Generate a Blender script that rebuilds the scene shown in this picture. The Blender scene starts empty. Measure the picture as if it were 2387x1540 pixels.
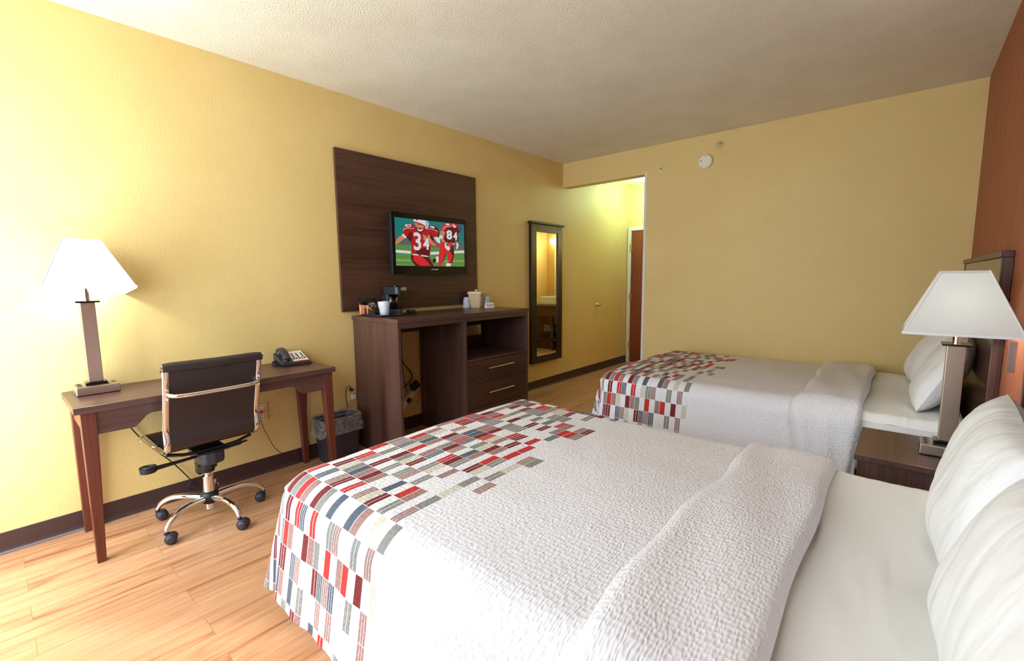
import bpy, bmesh, math, random
from mathutils import Vector, Matrix, noise
random.seed(7)
S = bpy.context.scene
COL = S.collection
R = math.radians
PI = math.pi

def lin(r, g, b):
    f = lambda c: (c/255/12.92) if c/255 <= .04045 else ((c/255+.055)/1.055)**2.4
    return (f(r), f(g), f(b), 1.0)

# ------------------------------------------------------------------ camera
W_, YF, H_ = 3.622, 4.762, 2.70           # room width, far wall, ceiling
YN = -0.50                                # window wall behind the camera
XO, ZO, YH = 1.067, 2.42, 6.494           # opening to the hall
cam = bpy.data.cameras.new('camera')
camo = bpy.data.objects.new('camera', cam)
COL.objects.link(camo)
yaw, pitch, roll = .7149, -.1155, -.0092
fw = Vector((-math.sin(yaw)*math.cos(pitch), math.cos(yaw)*math.cos(pitch), math.sin(pitch)))
rt = Vector((math.cos(yaw), math.sin(yaw), 0))
up = rt.cross(fw)
r2 = math.cos(roll)*rt + math.sin(roll)*up
u2 = -math.sin(roll)*rt + math.cos(roll)*up
camo.matrix_world = Matrix(((r2.x, u2.x, -fw.x, 3.2819), (r2.y, u2.y, -fw.y, 0), (r2.z, u2.z, -fw.z, 1.3274), (0, 0, 0, 1)))
cam.sensor_width = 36
cam.lens = 1058.987/2387*36
cam.clip_start = .02
S.camera = camo

# ------------------------------------------------------------------ world, sun, window light, exposure
wd = bpy.data.worlds.new('world'); S.world = wd; wd.use_nodes = True
bg = wd.node_tree.nodes['Background']
bg.inputs[0].default_value = (.80, .90, 1.0, 1)
bg.inputs[1].default_value = 1.6

def light(name, kind, loc, energy, color=(1, 1, 1), size=.1, sy=None, aim=None):
    l = bpy.data.lights.new(name, kind); l.energy = energy; l.color = color
    if kind == 'AREA':
        l.size = size
        if sy: l.shape = 'RECTANGLE'; l.size_y = sy
    elif kind == 'SUN': l.angle = size
    else: l.shadow_soft_size = size
    o = bpy.data.objects.new(name, l); COL.objects.link(o); o.location = loc
    if aim: o.rotation_euler = Vector(aim).to_track_quat('-Z', 'Y').to_euler()
    return o
light('sun', 'SUN', (1, -4, 5), 3.0, (1, .97, .93), R(4.0), aim=(1.12, 1.0, -1.56))
light('window_daylight', 'AREA', (.50, YN-.14, 1.25), 66, (.78, .91, 1.0), .75, 2.1, aim=(-.3, 1, 0))
light('window_daylight', 'AREA', (2.15, YN-.14, 1.80), 36, (.70, .87, 1.0), 1.7, 1.1, aim=(-.1, 1, .06))
S.view_settings.view_transform = 'Standard'
S.view_settings.look = 'None'
S.view_settings.exposure = 0.22
S.view_settings.gamma = 1
S.cycles.use_denoising = True
S.cycles.max_bounces = 7
S.cycles.diffuse_bounces = 4
S.cycles.use_adaptive_sampling = True
S.cycles.adaptive_threshold = 0.08
S.cycles.adaptive_min_samples = 16
S.cycles.sample_clamp_indirect = 6
S.cycles.caustics_reflective = False
S.cycles.caustics_refractive = False

# ------------------------------------------------------------------ materials
def mat(name, col, rough=.5, metal=0, **k):
    m = bpy.data.materials.new(name); m.use_nodes = True
    b = m.node_tree.nodes['Principled BSDF']
    b.inputs['Base Color'].default_value = col if len(col) == 4 else (*col, 1)
    b.inputs['Roughness'].default_value = rough
    b.inputs['Metallic'].default_value = metal
    for kk, v in k.items(): b.inputs[kk.replace('_', ' ')].default_value = v
    return m
def nt(m):
    t = m.node_tree
    return t, t.nodes['Principled BSDF'], (lambda ty: t.nodes.new('ShaderNode'+ty)), t.links.new
def coords(t, N, L, scale=(1, 1, 1), kind='Object', rot=(0, 0, 0)):
    tc = N('TexCoord'); mp = N('Mapping')
    mp.inputs['Scale'].default_value = scale; mp.inputs['Rotation'].default_value = rot
    L(tc.outputs[kind], mp.inputs[0]); return mp.outputs[0]
def ramp(N, L, src, stops):
    r = N('ValToRGB'); L(src, r.inputs[0]); e = r.color_ramp.elements
    while len(e) < len(stops): e.new(.5)
    for i, (p, c) in enumerate(stops): e[i].position = p; e[i].color = c
    return r.outputs[0]
def bump(N, L, b, src, strength, dist):
    bp = N('Bump'); bp.inputs['Strength'].default_value = strength; bp.inputs['Distance'].default_value = dist
    L(src, bp.inputs['Height']); L(bp.outputs[0], b.inputs['Normal'])
def textured(name, c1, c2, scale, rough, bs, bd, nscale=6, detail=4):
    m = mat(name, c1, rough); t, b, N, L = nt(m)
    v = coords(t, N, L)
    n = N('TexNoise'); n.inputs['Scale'].default_value = nscale; n.inputs['Detail'].default_value = 3; L(v, n.inputs[0])
    L(ramp(N, L, n.outputs[0], [(.35, c1), (.65, c2)]), b.inputs['Base Color'])
    n2 = N('TexNoise'); n2.inputs['Scale'].default_value = scale; n2.inputs['Detail'].default_value = detail; L(v, n2.inputs[0])
    bump(N, L, b, n2.outputs[0], bs, bd)
    return m
def wood(name, c1, c2, axis, rough=.35, dens=1.0, coat=0):
    """fine straight grain running along axis (0 x, 1 y, 2 z)"""
    m = mat(name, c1, rough); t, b, N, L = nt(m)
    sc = [70*dens]*3; sc[axis] = 1.6
    v = coords(t, N, L, sc)
    n = N('TexNoise'); n.inputs['Scale'].default_value = 1; n.inputs['Detail'].default_value = 6; n.inputs['Roughness'].default_value = .6
    L(v, n.inputs[0])
    sc2 = [7]*3; sc2[axis] = .9
    v2 = coords(t, N, L, sc2); n2 = N('TexNoise'); n2.inputs['Detail'].default_value = 2; n2.inputs['Scale'].default_value = 1; L(v2, n2.inputs[0])
    mx = N('Math'); mx.operation = 'MULTIPLY_ADD'; mx.inputs[1].default_value = .45; L(n2.outputs[0], mx.inputs[0])
    m2 = N('Math'); m2.operation = 'MULTIPLY'; m2.inputs[1].default_value = .55; L(n.outputs[0], m2.inputs[0]); L(m2.outputs[0], mx.inputs[2])
    L(ramp(N, L, mx.outputs[0], [(.36, c1), (.62, c2)]), b.inputs['Base Color'])
    bump(N, L, b, n.outputs[0], .12, .0006)
    if coat: b.inputs['Coat Weight'].default_value = coat
    return m

M = {}
M['wall'] = textured('wall_yellow', lin(229, 199, 131), lin(225, 194, 125), 95, .55, .42, .0035, 2)
M['ceiling'] = textured('ceiling_popcorn', lin(240, 230, 208), lin(234, 223, 200), 110, .9, .9, .006, 3, 5)
M['brownwall'] = textured('wall_brown', lin(158, 92, 52), lin(146, 82, 46), 95, .6, .4, .003, 3)
def brown_streaks():
    m = mat('wall_brown_streaked', lin(160, 92, 50), .6); t, b, N, L = nt(m)
    v = coords(t, N, L, (26, 26, 1.1)); n = N('TexNoise'); n.inputs['Scale'].default_value = 1; n.inputs['Detail'].default_value = 4; L(v, n.inputs[0])
    L(ramp(N, L, n.outputs[0], [(.3, lin(146, 78, 50)), (.7, lin(170, 96, 62))]), b.inputs['Base Color'])
    v2 = coords(t, N, L); n2 = N('TexNoise'); n2.inputs['Scale'].default_value = 110; L(v2, n2.inputs[0])
    bump(N, L, b, n2.outputs[0], .5, .003); return m
M['brownwall'] = brown_streaks()
def floor_mat():
    m = mat('floor_planks', (1, 1, 1, 1), .33); t, b, N, L = nt(m)
    v = coords(t, N, L, (1, 1, 1), rot=(0, 0, R(90)))
    br = N('TexBrick'); L(v, br.inputs[0]); br.offset = .37
    for k, x in (('Scale', 1), ('Mortar Size', .0009), ('Mortar Smooth', .3), ('Brick Width', 1.21), ('Row Height', .127), ('Bias', 0)): br.inputs[k].default_value = x
    br.inputs['Color1'].default_value = (0, 0, 0, 1); br.inputs['Color2'].default_value = (1, 1, 1, 1); br.inputs['Mortar'].default_value = (.5, .5, .5, 1)
    # shift the grain per plank
    mul = N('VectorMath'); mul.operation = 'SCALE'; mul.inputs['Scale'].default_value = 7.3; L(br.outputs[0], mul.inputs[0])
    v2 = coords(t, N, L, (17, 1.5, 1)); ad = N('VectorMath'); L(v2, ad.inputs[0]); L(mul.outputs[0], ad.inputs[1])
    n = N('TexNoise'); n.inputs['Scale'].default_value = 1; n.inputs['Detail'].default_value = 5; n.inputs['Roughness'].default_value = .55; n.inputs['Distortion'].default_value = 1.2
    L(ad.outputs[0], n.inputs[0])
    grain = ramp(N, L, n.outputs[0], [(.26, lin(142, 86, 54)), (.40, lin(196, 142, 102)), (.58, lin(212, 160, 120)), (.75, lin(200, 144, 102))])
    v3 = coords(t, N, L, (90, 3, 1)); n3 = N('TexNoise'); n3.inputs['Scale'].default_value = 1; n3.inputs['Detail'].default_value = 3; L(v3, n3.inputs[0])
    mx = N('Mix'); mx.data_type = 'RGBA'; mx.blend_type = 'MULTIPLY'; mx.inputs[0].default_value = .55
    L(grain, mx.inputs[6]); L(ramp(N, L, n3.outputs[0], [(.3, (.72, .66, .6, 1)), (.6, (1, 1, 1, 1))]), mx.inputs[7])
    mx2 = N('Mix'); mx2.data_type = 'RGBA'; mx2.blend_type = 'MULTIPLY'; mx2.inputs[0].default_value = 1
    L(mx.outputs[2], mx2.inputs[6]); L(ramp(N, L, br.outputs[0], [(0, (.88, .86, .84, 1)), (1, (1.0, 1.0, 1.0, 1))]), mx2.inputs[7])
    mx3 = N('Mix'); mx3.data_type = 'RGBA'; L(br.outputs['Fac'], mx3.inputs[0]); L(mx2.outputs[2], mx3.inputs[6]); mx3.inputs[7].default_value = lin(150, 98, 56)
    L(mx3.outputs[2], b.inputs['Base Color'])
    bump(N, L, b, n3.outputs[0], .06, .001)
    return m
M['floor'] = floor_mat()
ES1, ES2 = lin(62, 38, 34), lin(98, 68, 58)
for i, a in enumerate('xyz'):
    M['wood_'+a] = wood('espresso_laminate_'+a, ES1, ES2, i)
    M['cherry_'+a] = wood('cherry_wood_'+a, lin(78, 34, 24), lin(112, 54, 38), i, .38)
M['dark_y'] = wood('dark_panel_laminate', lin(58, 36, 28), lin(92, 62, 46), 1, .3)
M['base'] = mat('vinyl_base', lin(66, 44, 42), .45)
M['caulk'] = mat('grey_base_edge', lin(120, 110, 112), .5)
M['white'] = mat('white_paint', lin(226, 220, 208), .5)
M['door'] = wood('door_veneer', lin(112, 52, 24), lin(140, 68, 34), 2, .4)
M['brass'] = mat('brass', lin(200, 160, 90), .3, 1)
M['chrome'] = mat('chrome', (.86, .86, .88, 1), .07, 1)
def brushed(name, col, axis=2, rough=.3):
    m = mat(name, col, rough, 1); t, b, N, L = nt(m)
    sc = [260]*3; sc[axis] = 4
    v = coords(t, N, L, sc); n = N('TexNoise'); n.inputs['Scale'].default_value = 1; L(v, n.inputs[0])
    bump(N, L, b, n.outputs[0], .15, .0005); return m
M['nickel'] = brushed('brushed_nickel', lin(196, 184, 172), 0)
M['nickel2'] = mat('satin_nickel', lin(214, 204, 190), .25, 1)
M['steel'] = mat('grey_steel', lin(150, 145, 142), .38, .9)
M['black'] = mat('black_plastic', lin(26, 26, 30), .4)
M['headpanel'] = mat('glossy_brown_laminate', lin(88, 62, 50), .13)
M['steel_dark'] = mat('dark_steel', lin(90, 90, 100), .25, 1)
M['blackgloss'] = mat('black_gloss', lin(16, 14, 14), .12)
M['charcoal'] = mat('charcoal_plastic', lin(52, 50, 58), .42)
M['caster'] = mat('caster_plastic', lin(46, 44, 56), .45)
M['cord'] = mat('black_cord', lin(20, 18, 20), .5)
M['cream'] = mat('cream_plate', lin(226, 205, 150), .45)
M['ivory'] = mat('ivory_plastic', lin(238, 230, 214), .4)
M['red'] = mat('red_plastic', lin(210, 50, 30), .4)
M['paper'] = mat('white_card', lin(236, 234, 232), .6)
M['redink'] = mat('red_ink', lin(208, 48, 52), .6)
M['greyink'] = mat('grey_ink', lin(120, 120, 120), .6)
M['whiteink'] = mat('white_ink', lin(235, 235, 235), .5)
M['orange'] = mat('orange_foil', lin(238, 140, 50), .35)
M['bluefoil'] = mat('blue_foil', lin(110, 115, 170), .35)
M['tan'] = mat('tan_plastic', lin(212, 184, 146), .4)
M['porcelain'] = mat('porcelain', lin(240, 236, 225), .15)
M['granite'] = textured('granite', lin(120, 105, 85), lin(80, 66, 54), 200, .25, 0, .001, 90)
M['mirror'] = mat('mirror_glass', (.93, .94, .93, 1), .01, 1)
M['espframe'] = mat('dark_frame', lin(44, 28, 18), .35)
M['nickel_v'] = brushed('brushed_nickel_pole', lin(190, 172, 158), 2, .32)
M['paper_shade'] = mat('shade_trim_cloth', lin(232, 230, 230), .8)
def leather(name, c, ribs=False):
    m = mat(name, c, .42); t, b, N, L = nt(m)
    v = coords(t, N, L); n = N('TexVoronoi'); n.inputs['Scale'].default_value = 500; L(v, n.inputs[0])
    bump(N, L, b, n.outputs[0], .15, .0006); return m
M['leather'] = leather('black_leather', lin(50, 40, 40))
def sheet(name, col, sc, st):
    m = mat(name, col, .85); t, b, N, L = nt(m)
    b.inputs['Sheen Weight'].default_value = .1
    v = coords(t, N, L); v2 = coords(t, N, L, sc, rot=(0, 0, R(24)))
    n = N('TexNoise'); n.inputs['Scale'].default_value = 700; L(v, n.inputs[0])
    n2 = N('TexNoise'); n2.inputs['Scale'].default_value = 1; n2.inputs['Detail'].default_value = 2.5; n2.inputs['Roughness'].default_value = .45; n2.inputs['Distortion'].default_value = .8; L(v2, n2.inputs[0])
    mx = N('Math'); mx.operation = 'MULTIPLY_ADD'; mx.inputs[1].default_value = .012; L(n.outputs[0], mx.inputs[0]); L(n2.outputs[0], mx.inputs[2])
    bump(N, L, b, mx.outputs[0], st, .03); return m
M['sheet'] = sheet('white_sheet', lin(238, 237, 233), (9, 2.2, 3), .55)
M['pillow'] = sheet('white_pillowcase', lin(240, 239, 240), (3, 9, 4), .5)
def quilt(name, patches):
    m = mat(name, lin(231, 229, 234), .8); t, b, N, L = nt(m)
    uv = N('UVMap'); uv.uv_map = 'cloth'
    # seersucker puckers in wavy columns
    mp = N('Mapping'); mp.inputs['Scale'].default_value = (1/.0085, 1/.0165, 1); L(uv.outputs[0], mp.inputs[0])
    w = N('TexNoise'); w.inputs['Scale'].default_value = .35; w.inputs['Detail'].default_value = 1; L(mp.outputs[0], w.inputs[0])
    ad = N('VectorMath'); ad.operation = 'MULTIPLY_ADD'; L(w.outputs[1], ad.inputs[0]); ad.inputs[1].default_value = (1.6, .5, 0); L(mp.outputs[0], ad.inputs[2])
    vo = N('TexVoronoi'); vo.feature = 'SMOOTH_F1'; vo.inputs['Scale'].default_value = 1; vo.inputs['Randomness'].default_value = .5; vo.inputs['Smoothness'].default_value = .35
    L(ad.outputs[0], vo.inputs[0])
    bump(N, L, b, vo.outputs[0], .7, .006)
    if patches:
        at = N('Attribute'); at.attribute_name = 'patch'
        sp = N('SeparateXYZ'); L(uv.outputs[0], sp.inputs[0])
        def band(src, period, lo, hi):
            a = N('Math'); a.operation = 'DIVIDE'; a.inputs[1].default_value = period; L(src, a.inputs[0])
            f = N('Math'); f.operation = 'FRACT'; L(a.outputs[0], f.inputs[0])
            g = N('Math'); g.operation = 'COMPARE'; g.inputs[1].default_value = (lo+hi)/2; g.inputs[2].default_value = (hi-lo)/2; L(f.outputs[0], g.inputs[0])
            return g.outputs[0]
        def mxx(a_, b_):
            q = N('Math'); q.operation = 'MAXIMUM'; L(a_, q.inputs[0]); L(b_, q.inputs[1]); return q.outputs[0]
        gaps = mxx(mxx(band(sp.outputs[0], PW, 0, .035), band(sp.outputs[0], PW, .965, 1)), mxx(band(sp.outputs[1], PH, 0, .014), band(sp.outputs[1], PH, .986, 1)))
        def gated(src, level):
            g = N('Math'); g.operation = 'COMPARE'; g.inputs[1].default_value = level; g.inputs[2].default_value = .1; L(at.outputs['Alpha'], g.inputs[0])
            q = N('Math'); q.operation = 'MULTIPLY'; L(src, q.inputs[0]); L(g.outputs[0], q.inputs[1]); return q.outputs[0]
        two = mxx(band(sp.outputs[0], PW, .31, .36), band(sp.outputs[0], PW, .64, .69))
        fac = mxx(gaps, mxx(gated(two, 1.0), gated(band(sp.outputs[0], PW, .47, .53), .5)))
        mx = N('Mix'); mx.data_type = 'RGBA'; L(fac, mx.inputs[0]); L(at.outputs[0], mx.inputs[6]); mx.inputs[7].default_value = lin(230, 228, 233)
        L(mx.outputs[2], b.inputs['Base Color'])
    return m
PW, PH = .0385, .093
M['quilt'] = quilt('quilt_patchwork', True)
M['quiltw'] = quilt('quilt_white', False)
def shade_mat(name, strength):
    m = bpy.data.materials.new(name); m.use_nodes = True; t = m.node_tree
    for n in list(t.nodes): t.nodes.remove(n)
    N = lambda ty: t.nodes.new('ShaderNode'+ty); L = t.links.new
    o = N('OutputMaterial'); d = N('BsdfDiffuse'); tr = N('BsdfTranslucent'); mx = N('MixShader'); mx.inputs[0].default_value = .5
    d.inputs[0].default_value = lin(240, 240, 238); tr.inputs[0].default_value = lin(240, 240, 236)
    tc = N('TexCoord'); mp = N('Mapping'); mp.inputs['Scale'].default_value = (60, 60, 400); L(tc.outputs['Object'], mp.inputs[0])
    n = N('TexNoise'); n.inputs['Scale'].default_value = 1; L(mp.outputs[0], n.inputs[0])
    bp = N('Bump'); bp.inputs['Strength'].default_value = .1; bp.inputs['Distance'].default_value = .001; L(n.outputs[0], bp.inputs['Height']); L(bp.outputs[0], d.inputs['Normal'])
    L(d.outputs[0], mx.inputs[1]); L(tr.outputs[0], mx.inputs[2]); L(mx.outputs[0], o.inputs[0]); return m
M['shade'] = shade_mat('lamp_shade_fabric', 1)
def emit(name, col, s):
    m = mat(name, (0, 0, 0, 1), .3); b = m.node_tree.nodes['Principled BSDF']
    b.inputs['Emission Color'].default_value = col; b.inputs['Emission Strength'].default_value = s; return m
M['bulb'] = emit('bulb_glow', (.95, 1, .97, 1), 30)
M['dome'] = emit('dome_glow', (.82, 1, .95, 1), 9)
M['tube'] = emit('vanity_glow', (1, .93, .55, 1), 14)
def film(name, col, alpha=.35, rough=.15):
    m = mat(name, col, rough); b = m.node_tree.nodes['Principled BSDF']
    t, b, N, L = nt(m)
    v = coords(t, N, L); n = N('TexNoise'); n.inputs['Scale'].default_value = 22; n.inputs['Detail'].default_value = 3; n.inputs['Distortion'].default_value = 2.5; L(v, n.inputs[0])
    bump(N, L, b, n.outputs[0], .9, .01)
    L(ramp(N, L, n.outputs[0], [(.4, (alpha*.6,)*3+(1,)), (.7, (min(1, alpha*1.7),)*3+(1,))]), b.inputs['Alpha'])
    return m
M['liner'] = film('clear_bag', lin(190, 184, 178), .30)
M['wrap'] = film('clear_wrap', lin(222, 224, 236), .5)
M['cup'] = mat('foam_cup', lin(222, 222, 230), .5)
def pane():
    m = bpy.data.materials.new('window_glass'); m.use_nodes = True; t = m.node_tree
    for n in list(t.nodes): t.nodes.remove(n)
    N = lambda ty: t.nodes.new('ShaderNode'+ty); L = t.links.new
    o = N('OutputMaterial'); a = N('BsdfTransparent'); g = N('BsdfGlossy'); g.inputs['Roughness'].default_value = .02; x = N('MixShader'); x.inputs[0].default_value = .05
    L(a.outputs[0], x.inputs[1]); L(g.outputs[0], x.inputs[2]); L(x.outputs[0], o.inputs[0]); return m
M['glass'] = pane()

# ------------------------------------------------------------------ geometry helpers
class MB:
    def __init__(s): s.v = []; s.f = []; s.mi = []; s.sm = []
    def add(s, vs, fs, mi=0, sm=False):
        o = len(s.v); s.v += [tuple(v) for v in vs]
        for f in fs: s.f.append([i+o for i in f]); s.mi.append(mi); s.sm.append(sm)
        return s
    def box(s, x0, x1, y0, y1, z0, z1, mi=0, m=None):
        vs = [Vector((x, y, z)) for z in (z0, z1) for y in (y0, y1) for x in (x0, x1)]
        if m: vs = [m @ v for v in vs]
        return s.add(vs, [(0, 2, 3, 1), (4, 5, 7, 6), (0, 1, 5, 4), (2, 6, 7, 3), (0, 4, 6, 2), (1, 3, 7, 5)], mi)
    def hexa(s, lo, hi, mi=0):
        """lo, hi: four points each, counter-clockwise seen from above"""
        return s.add(list(lo)+list(hi), [(3, 2, 1, 0), (4, 5, 6, 7)]+[(i, (i+1) % 4, 4+(i+1) % 4, 4+i) for i in range(4)], mi)
    def prism(s, pts, axis, a0, a1, mi=0):
        """polygon pts in the two other axes, extruded along axis"""
        def p(q, a):
            return {0: (a, q[0], q[1]), 1: (q[0], a, q[1]), 2: (q[0], q[1], a)}[axis]
        n = len(pts); vs = [p(q, a0) for q in pts]+[p(q, a1) for q in pts]
        return s.add(vs, [list(range(n))[::-1], list(range(n, 2*n))]+[(i, (i+1) % n, n+(i+1) % n, n+i) for i in range(n)], mi)
    def tube(s, path, r, n=10, mi=0, flat=None, closed=False, sm=True, cap=True):
        """swept tube; r number or list; flat=(w,h,upvec) gives an oval section"""
        P = [Vector(p) for p in path]; k = len(P); rings = []
        prev = None
        for i, p in enumerate(P):
            t = (P[min(i+1, k-1)]-P[max(i-1, 0)])
            if closed: t = P[(i+1) % k]-P[(i-1) % k]
            t.normalize()
            if flat: u = (Vector(flat[2])-t*t.dot(Vector(flat[2]))).normalized()
            else:
                ref = prev if prev is not None else (Vector((0, 0, 1)) if abs(t.z) < .9 else Vector((1, 0, 0)))
                u = (ref-t*t.dot(ref)).normalized(); prev = u
            w = t.cross(u)
            ri = r[i] if isinstance(r, (list, tuple)) else r
            a, b_ = (flat[0], flat[1]) if flat else (ri, ri)
            rings.append([p+u*a*math.cos(2*PI*j/n)+w*b_*math.sin(2*PI*j/n) for j in range(n)])
        vs = [v for g in rings for v in g]; fs = []
        for i in range(k if closed else k-1):
            for j in range(n):
                a = i*n+j; b_ = i*n+(j+1) % n; c = ((i+1) % k)*n+(j+1) % n; d = ((i+1) % k)*n+j
                fs.append((a, b_, c, d))
        s.add(vs, fs, mi, sm)
        if cap and not closed:
            s.add(rings[0], [list(range(n))[::-1]], mi); s.add(rings[-1], [list(range(n))], mi)
        return s
    def cyl(s, p0, p1, r0, r1=None, n=20, mi=0, sm=True):
        return s.tube([p0, p1], [r0, r0 if r1 is None else r1], n, mi, sm=sm)
    def lathe(s, prof, c=(0, 0, 0), n=28, mi=0, axis=2, sm=True):
        """prof: (radius, height) pairs from bottom to top"""
        vs = []
        for r, h in prof:
            for j in range(n):
                a = 2*PI*j/n; x, y = r*math.cos(a), r*math.sin(a)
                q = {2: (x, y, h), 0: (h, x, y), 1: (x, h, -y)}[axis]
                vs.append((c[0]+q[0], c[1]+q[1], c[2]+q[2]))
        fs = [(i*n+j, i*n+(j+1) % n, (i+1)*n+(j+1) % n, (i+1)*n+j) for i in range(len(prof)-1) for j in range(n)]
        s.add(vs, fs, mi, sm)
        s.add([vs[j] for j in range(n)], [list(range(n))[::-1]], mi); s.add([vs[(len(prof)-1)*n+j] for j in range(n)], [list(range(n))], mi)
        return s
    def grid(s, nu, nv, fn, mi=0, sm=True, wrapu=False, wrapv=False):
        vs = [fn(i, j) for i in range(nu) for j in range(nv)]; fs = []
        for i in range(nu if wrapu else nu-1):
            for j in range(nv if wrapv else nv-1):
                fs.append((i*nv+j, ((i+1) % nu)*nv+j, ((i+1) % nu)*nv+(j+1) % nv, i*nv+(j+1) % nv))
        return s.add(vs, fs, mi, sm)
    def build(s, name, mats, parent=None, bevel=0, seg=2, solid=0, sub=0, xf=None):
        me = bpy.data.meshes.new(name); me.from_pydata(s.v, [], s.f)
        if not isinstance(mats, (list, tuple)): mats = [mats]
        for m in mats: me.materials.append(M[m] if isinstance(m, str) else m)
        for p, mi, sm in zip(me.polygons, s.mi, s.sm): p.material_index = mi; p.use_smooth = sm
        if xf: me.transform(xf)
        me.update()
        o = bpy.data.objects.new(name, me); COL.objects.link(o)
        if parent: o.parent = parent
        if solid: q = o.modifiers.new('solid', 'SOLIDIFY'); q.thickness = solid; q.offset = -1
        if bevel:
            q = o.modifiers.new('bevel', 'BEVEL'); q.width = bevel; q.segments = seg; q.limit_method = 'ANGLE'; q.angle_limit = R(40)
        if sub: q = o.modifiers.new('sub', 'SUBSURF'); q.levels = sub; q.render_levels = sub
        return o
def B(name, m, dims, parent=None, bevel=0, seg=2, kind=None):
    o = MB().box(*dims).build(name, m, parent, bevel, seg)
    if kind: o['kind'] = kind
    return o
def tag(o, label, cat, group=None):
    o['label'] = label; o['category'] = cat
    if group: o['group'] = group
    return o
def thing(name, loc, label, cat, group=None, rz=0):
    o = bpy.data.objects.new(name, None); COL.objects.link(o); o.location = loc; o.rotation_euler = (0, 0, rz); o.empty_display_size = .1
    return tag(o, label, cat, group)
def struct(o): o['kind'] = 'structure'; return o
def text(name, body, size, loc, rot, m, parent, ext=.0004, ax='CENTER', sx=1, shear=0, bold=0):
    c = bpy.data.curves.new(name, 'FONT'); c.body = body; c.size = size; c.align_x = ax; c.align_y = 'CENTER'; c.extrude = ext; c.shear = shear; c.offset = bold
    tmp = bpy.data.objects.new(name, c); COL.objects.link(tmp)
    me = bpy.data.meshes.new_from_object(tmp.evaluated_get(bpy.context.evaluated_depsgraph_get())); me.name = name
    bpy.data.objects.remove(tmp); bpy.data.curves.remove(c); me.materials.clear(); me.materials.append(M[m])
    o = bpy.data.objects.new(name, me); COL.objects.link(o); o.parent = parent
    o.location = loc; o.rotation_euler = rot; o.scale = (sx, 1, 1); return o
FACE_X = (PI/2, 0, PI/2)      # text readable when looking towards -x
FACE_Y = (PI/2, 0, 0)         # text readable when looking towards +y
def copy_tree(o, parent=None):
    c = o.copy(); COL.objects.link(c); c.parent = parent
    for ch in [q for q in bpy.data.objects if q.parent == o]: copy_tree(ch, c)
    return c

# ------------------------------------------------------------------ room shell
T = .13
struct(B('floor', 'floor', (-T, W_+T, YN-T, 7.35, -.1, 0)))
struct(B('ceiling', 'ceiling', (-T, W_+T, YN-T, 7.35, H_, H_+.1)))
struct(B('wall_left', 'wall', (-T, 0, YN-T, 7.35, 0, H_)))
struct(B('wall_right', 'brownwall', (W_, W_+T, YN-T, YF+T, 0, H_)))
o = MB().box(XO, W_, YF, YF+T, 0, H_).box(0, XO, YF, YF+T, ZO, H_).build('wall_far', 'wall'); struct(o)
# window wall behind the camera, with its opening
WX0, WX1, WZ0, WZ1 = .12, 3.10, .10, 2.38
o = MB().box(0, WX0, YN-T, YN, 0, H_).box(WX1, W_, YN-T, YN, 0, H_).box(WX0, WX1, YN-T, YN, 0, WZ0).box(WX0, WX1, YN-T, YN, WZ1, H_).build('wall_near', 'wall'); struct(o)
wn = bpy.data.objects.new('window_1', None); COL.objects.link(wn); wn['kind'] = 'structure'
m = MB()
for x0, x1, z0, z1 in ((WX0, WX1, WZ0, WZ0+.05), (WX0, WX1, WZ1-.05, WZ1), (WX0, WX0+.05, WZ0, WZ1), (WX1-.05, WX1, WZ0, WZ1), (1.58, 1.63, WZ0, WZ1)): m.box(x0, x1, YN-.09, YN-.04, z0, z1)
m.build('window_frame', 'white', wn)
B('window_pane', 'glass', (WX0+.05, WX1-.05, YN-.068, YN-.062, WZ0+.05, WZ1-.05), wn)
B('window_sill', 'white', (WX0-.03, WX1+.03, YN-.04, YN+.03, WZ0-.03, WZ0), wn, .004)
# hall and vanity alcove
struct(B('wall_hall_right', 'wall', (XO, XO+.1, YF+T, 5.30, 0, H_)))
struct(B('wall_hall_header', 'wall', (XO, XO+.1, 5.30, YH, 2.42, H_)))
o = MB().box(0, .067, YH, YH+T, 0, H_).box(.985, XO+.1, YH, YH+T, 0, H_).box(.067, .985, YH, YH+T, 2.035, H_).build('wall_hall_end', 'wall'); struct(o)
AX, AY = 2.12, 7.22
struct(B('wall_alcove_side', 'wall', (AX, AX+.1, 5.2, AY+.1, 0, H_)))
struct(B('wall_alcove_back', 'wall', (XO, AX, AY, AY+.1, 0, H_)))
struct(B('wall_alcove_near', 'wall', (XO+.1, AX, 5.2, 5.3, 0, H_)))
struct(B('wall_alcove_left', 'wall', (XO, XO+.1, YH+T, AY, 0, H_)))
# white corner bead and reveal of the opening
o = MB().box(XO-.004, XO+.026, YF-.005, YF+.001, 0, ZO+.012).box(XO-.005, XO, YF, YF+T, 0, ZO).build('trim_1', 'white', bevel=.002); struct(o)
# cove bases
def cove(name, pts, caulk=False):
    """pts: floor line of a wall (x,y) start, end, inward normal"""
    (x0, y0), (x1, y1), (nx, ny) = pts
    prof = [(0, 0), (.016, 0), (.011, .006), (.006, .016), (.004, .03), (.004, .103), (.002, .1055), (0, .1055)]
    m = MB(); vs = []
    for (x, y) in ((x0, y0), (x1, y1)): vs += [(x+nx*d, y+ny*d, z) for d, z in prof]
    n = len(prof); m.add(vs, [list(range(n)), list(range(n, 2*n))[::-1]]+[(i, n+i, n+(i+1) % n, (i+1) % n) for i in range(n)])
    return struct(m.build(name, 'base'))
cove('baseboard_left', ((0, YN), (0, YH), (1, 0)))
cove('baseboard_far', ((XO+.03, YF), (W_, YF), (0, -1)))
cove('baseboard_right', ((W_, YN), (W_, YF), (-1, 0)))
cove('baseboard_near', ((0, YN), (W_, YN), (0, 1)))
cove('baseboard_alcove', ((XO+.1, AY), (AX, AY), (0, -1)))
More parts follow.
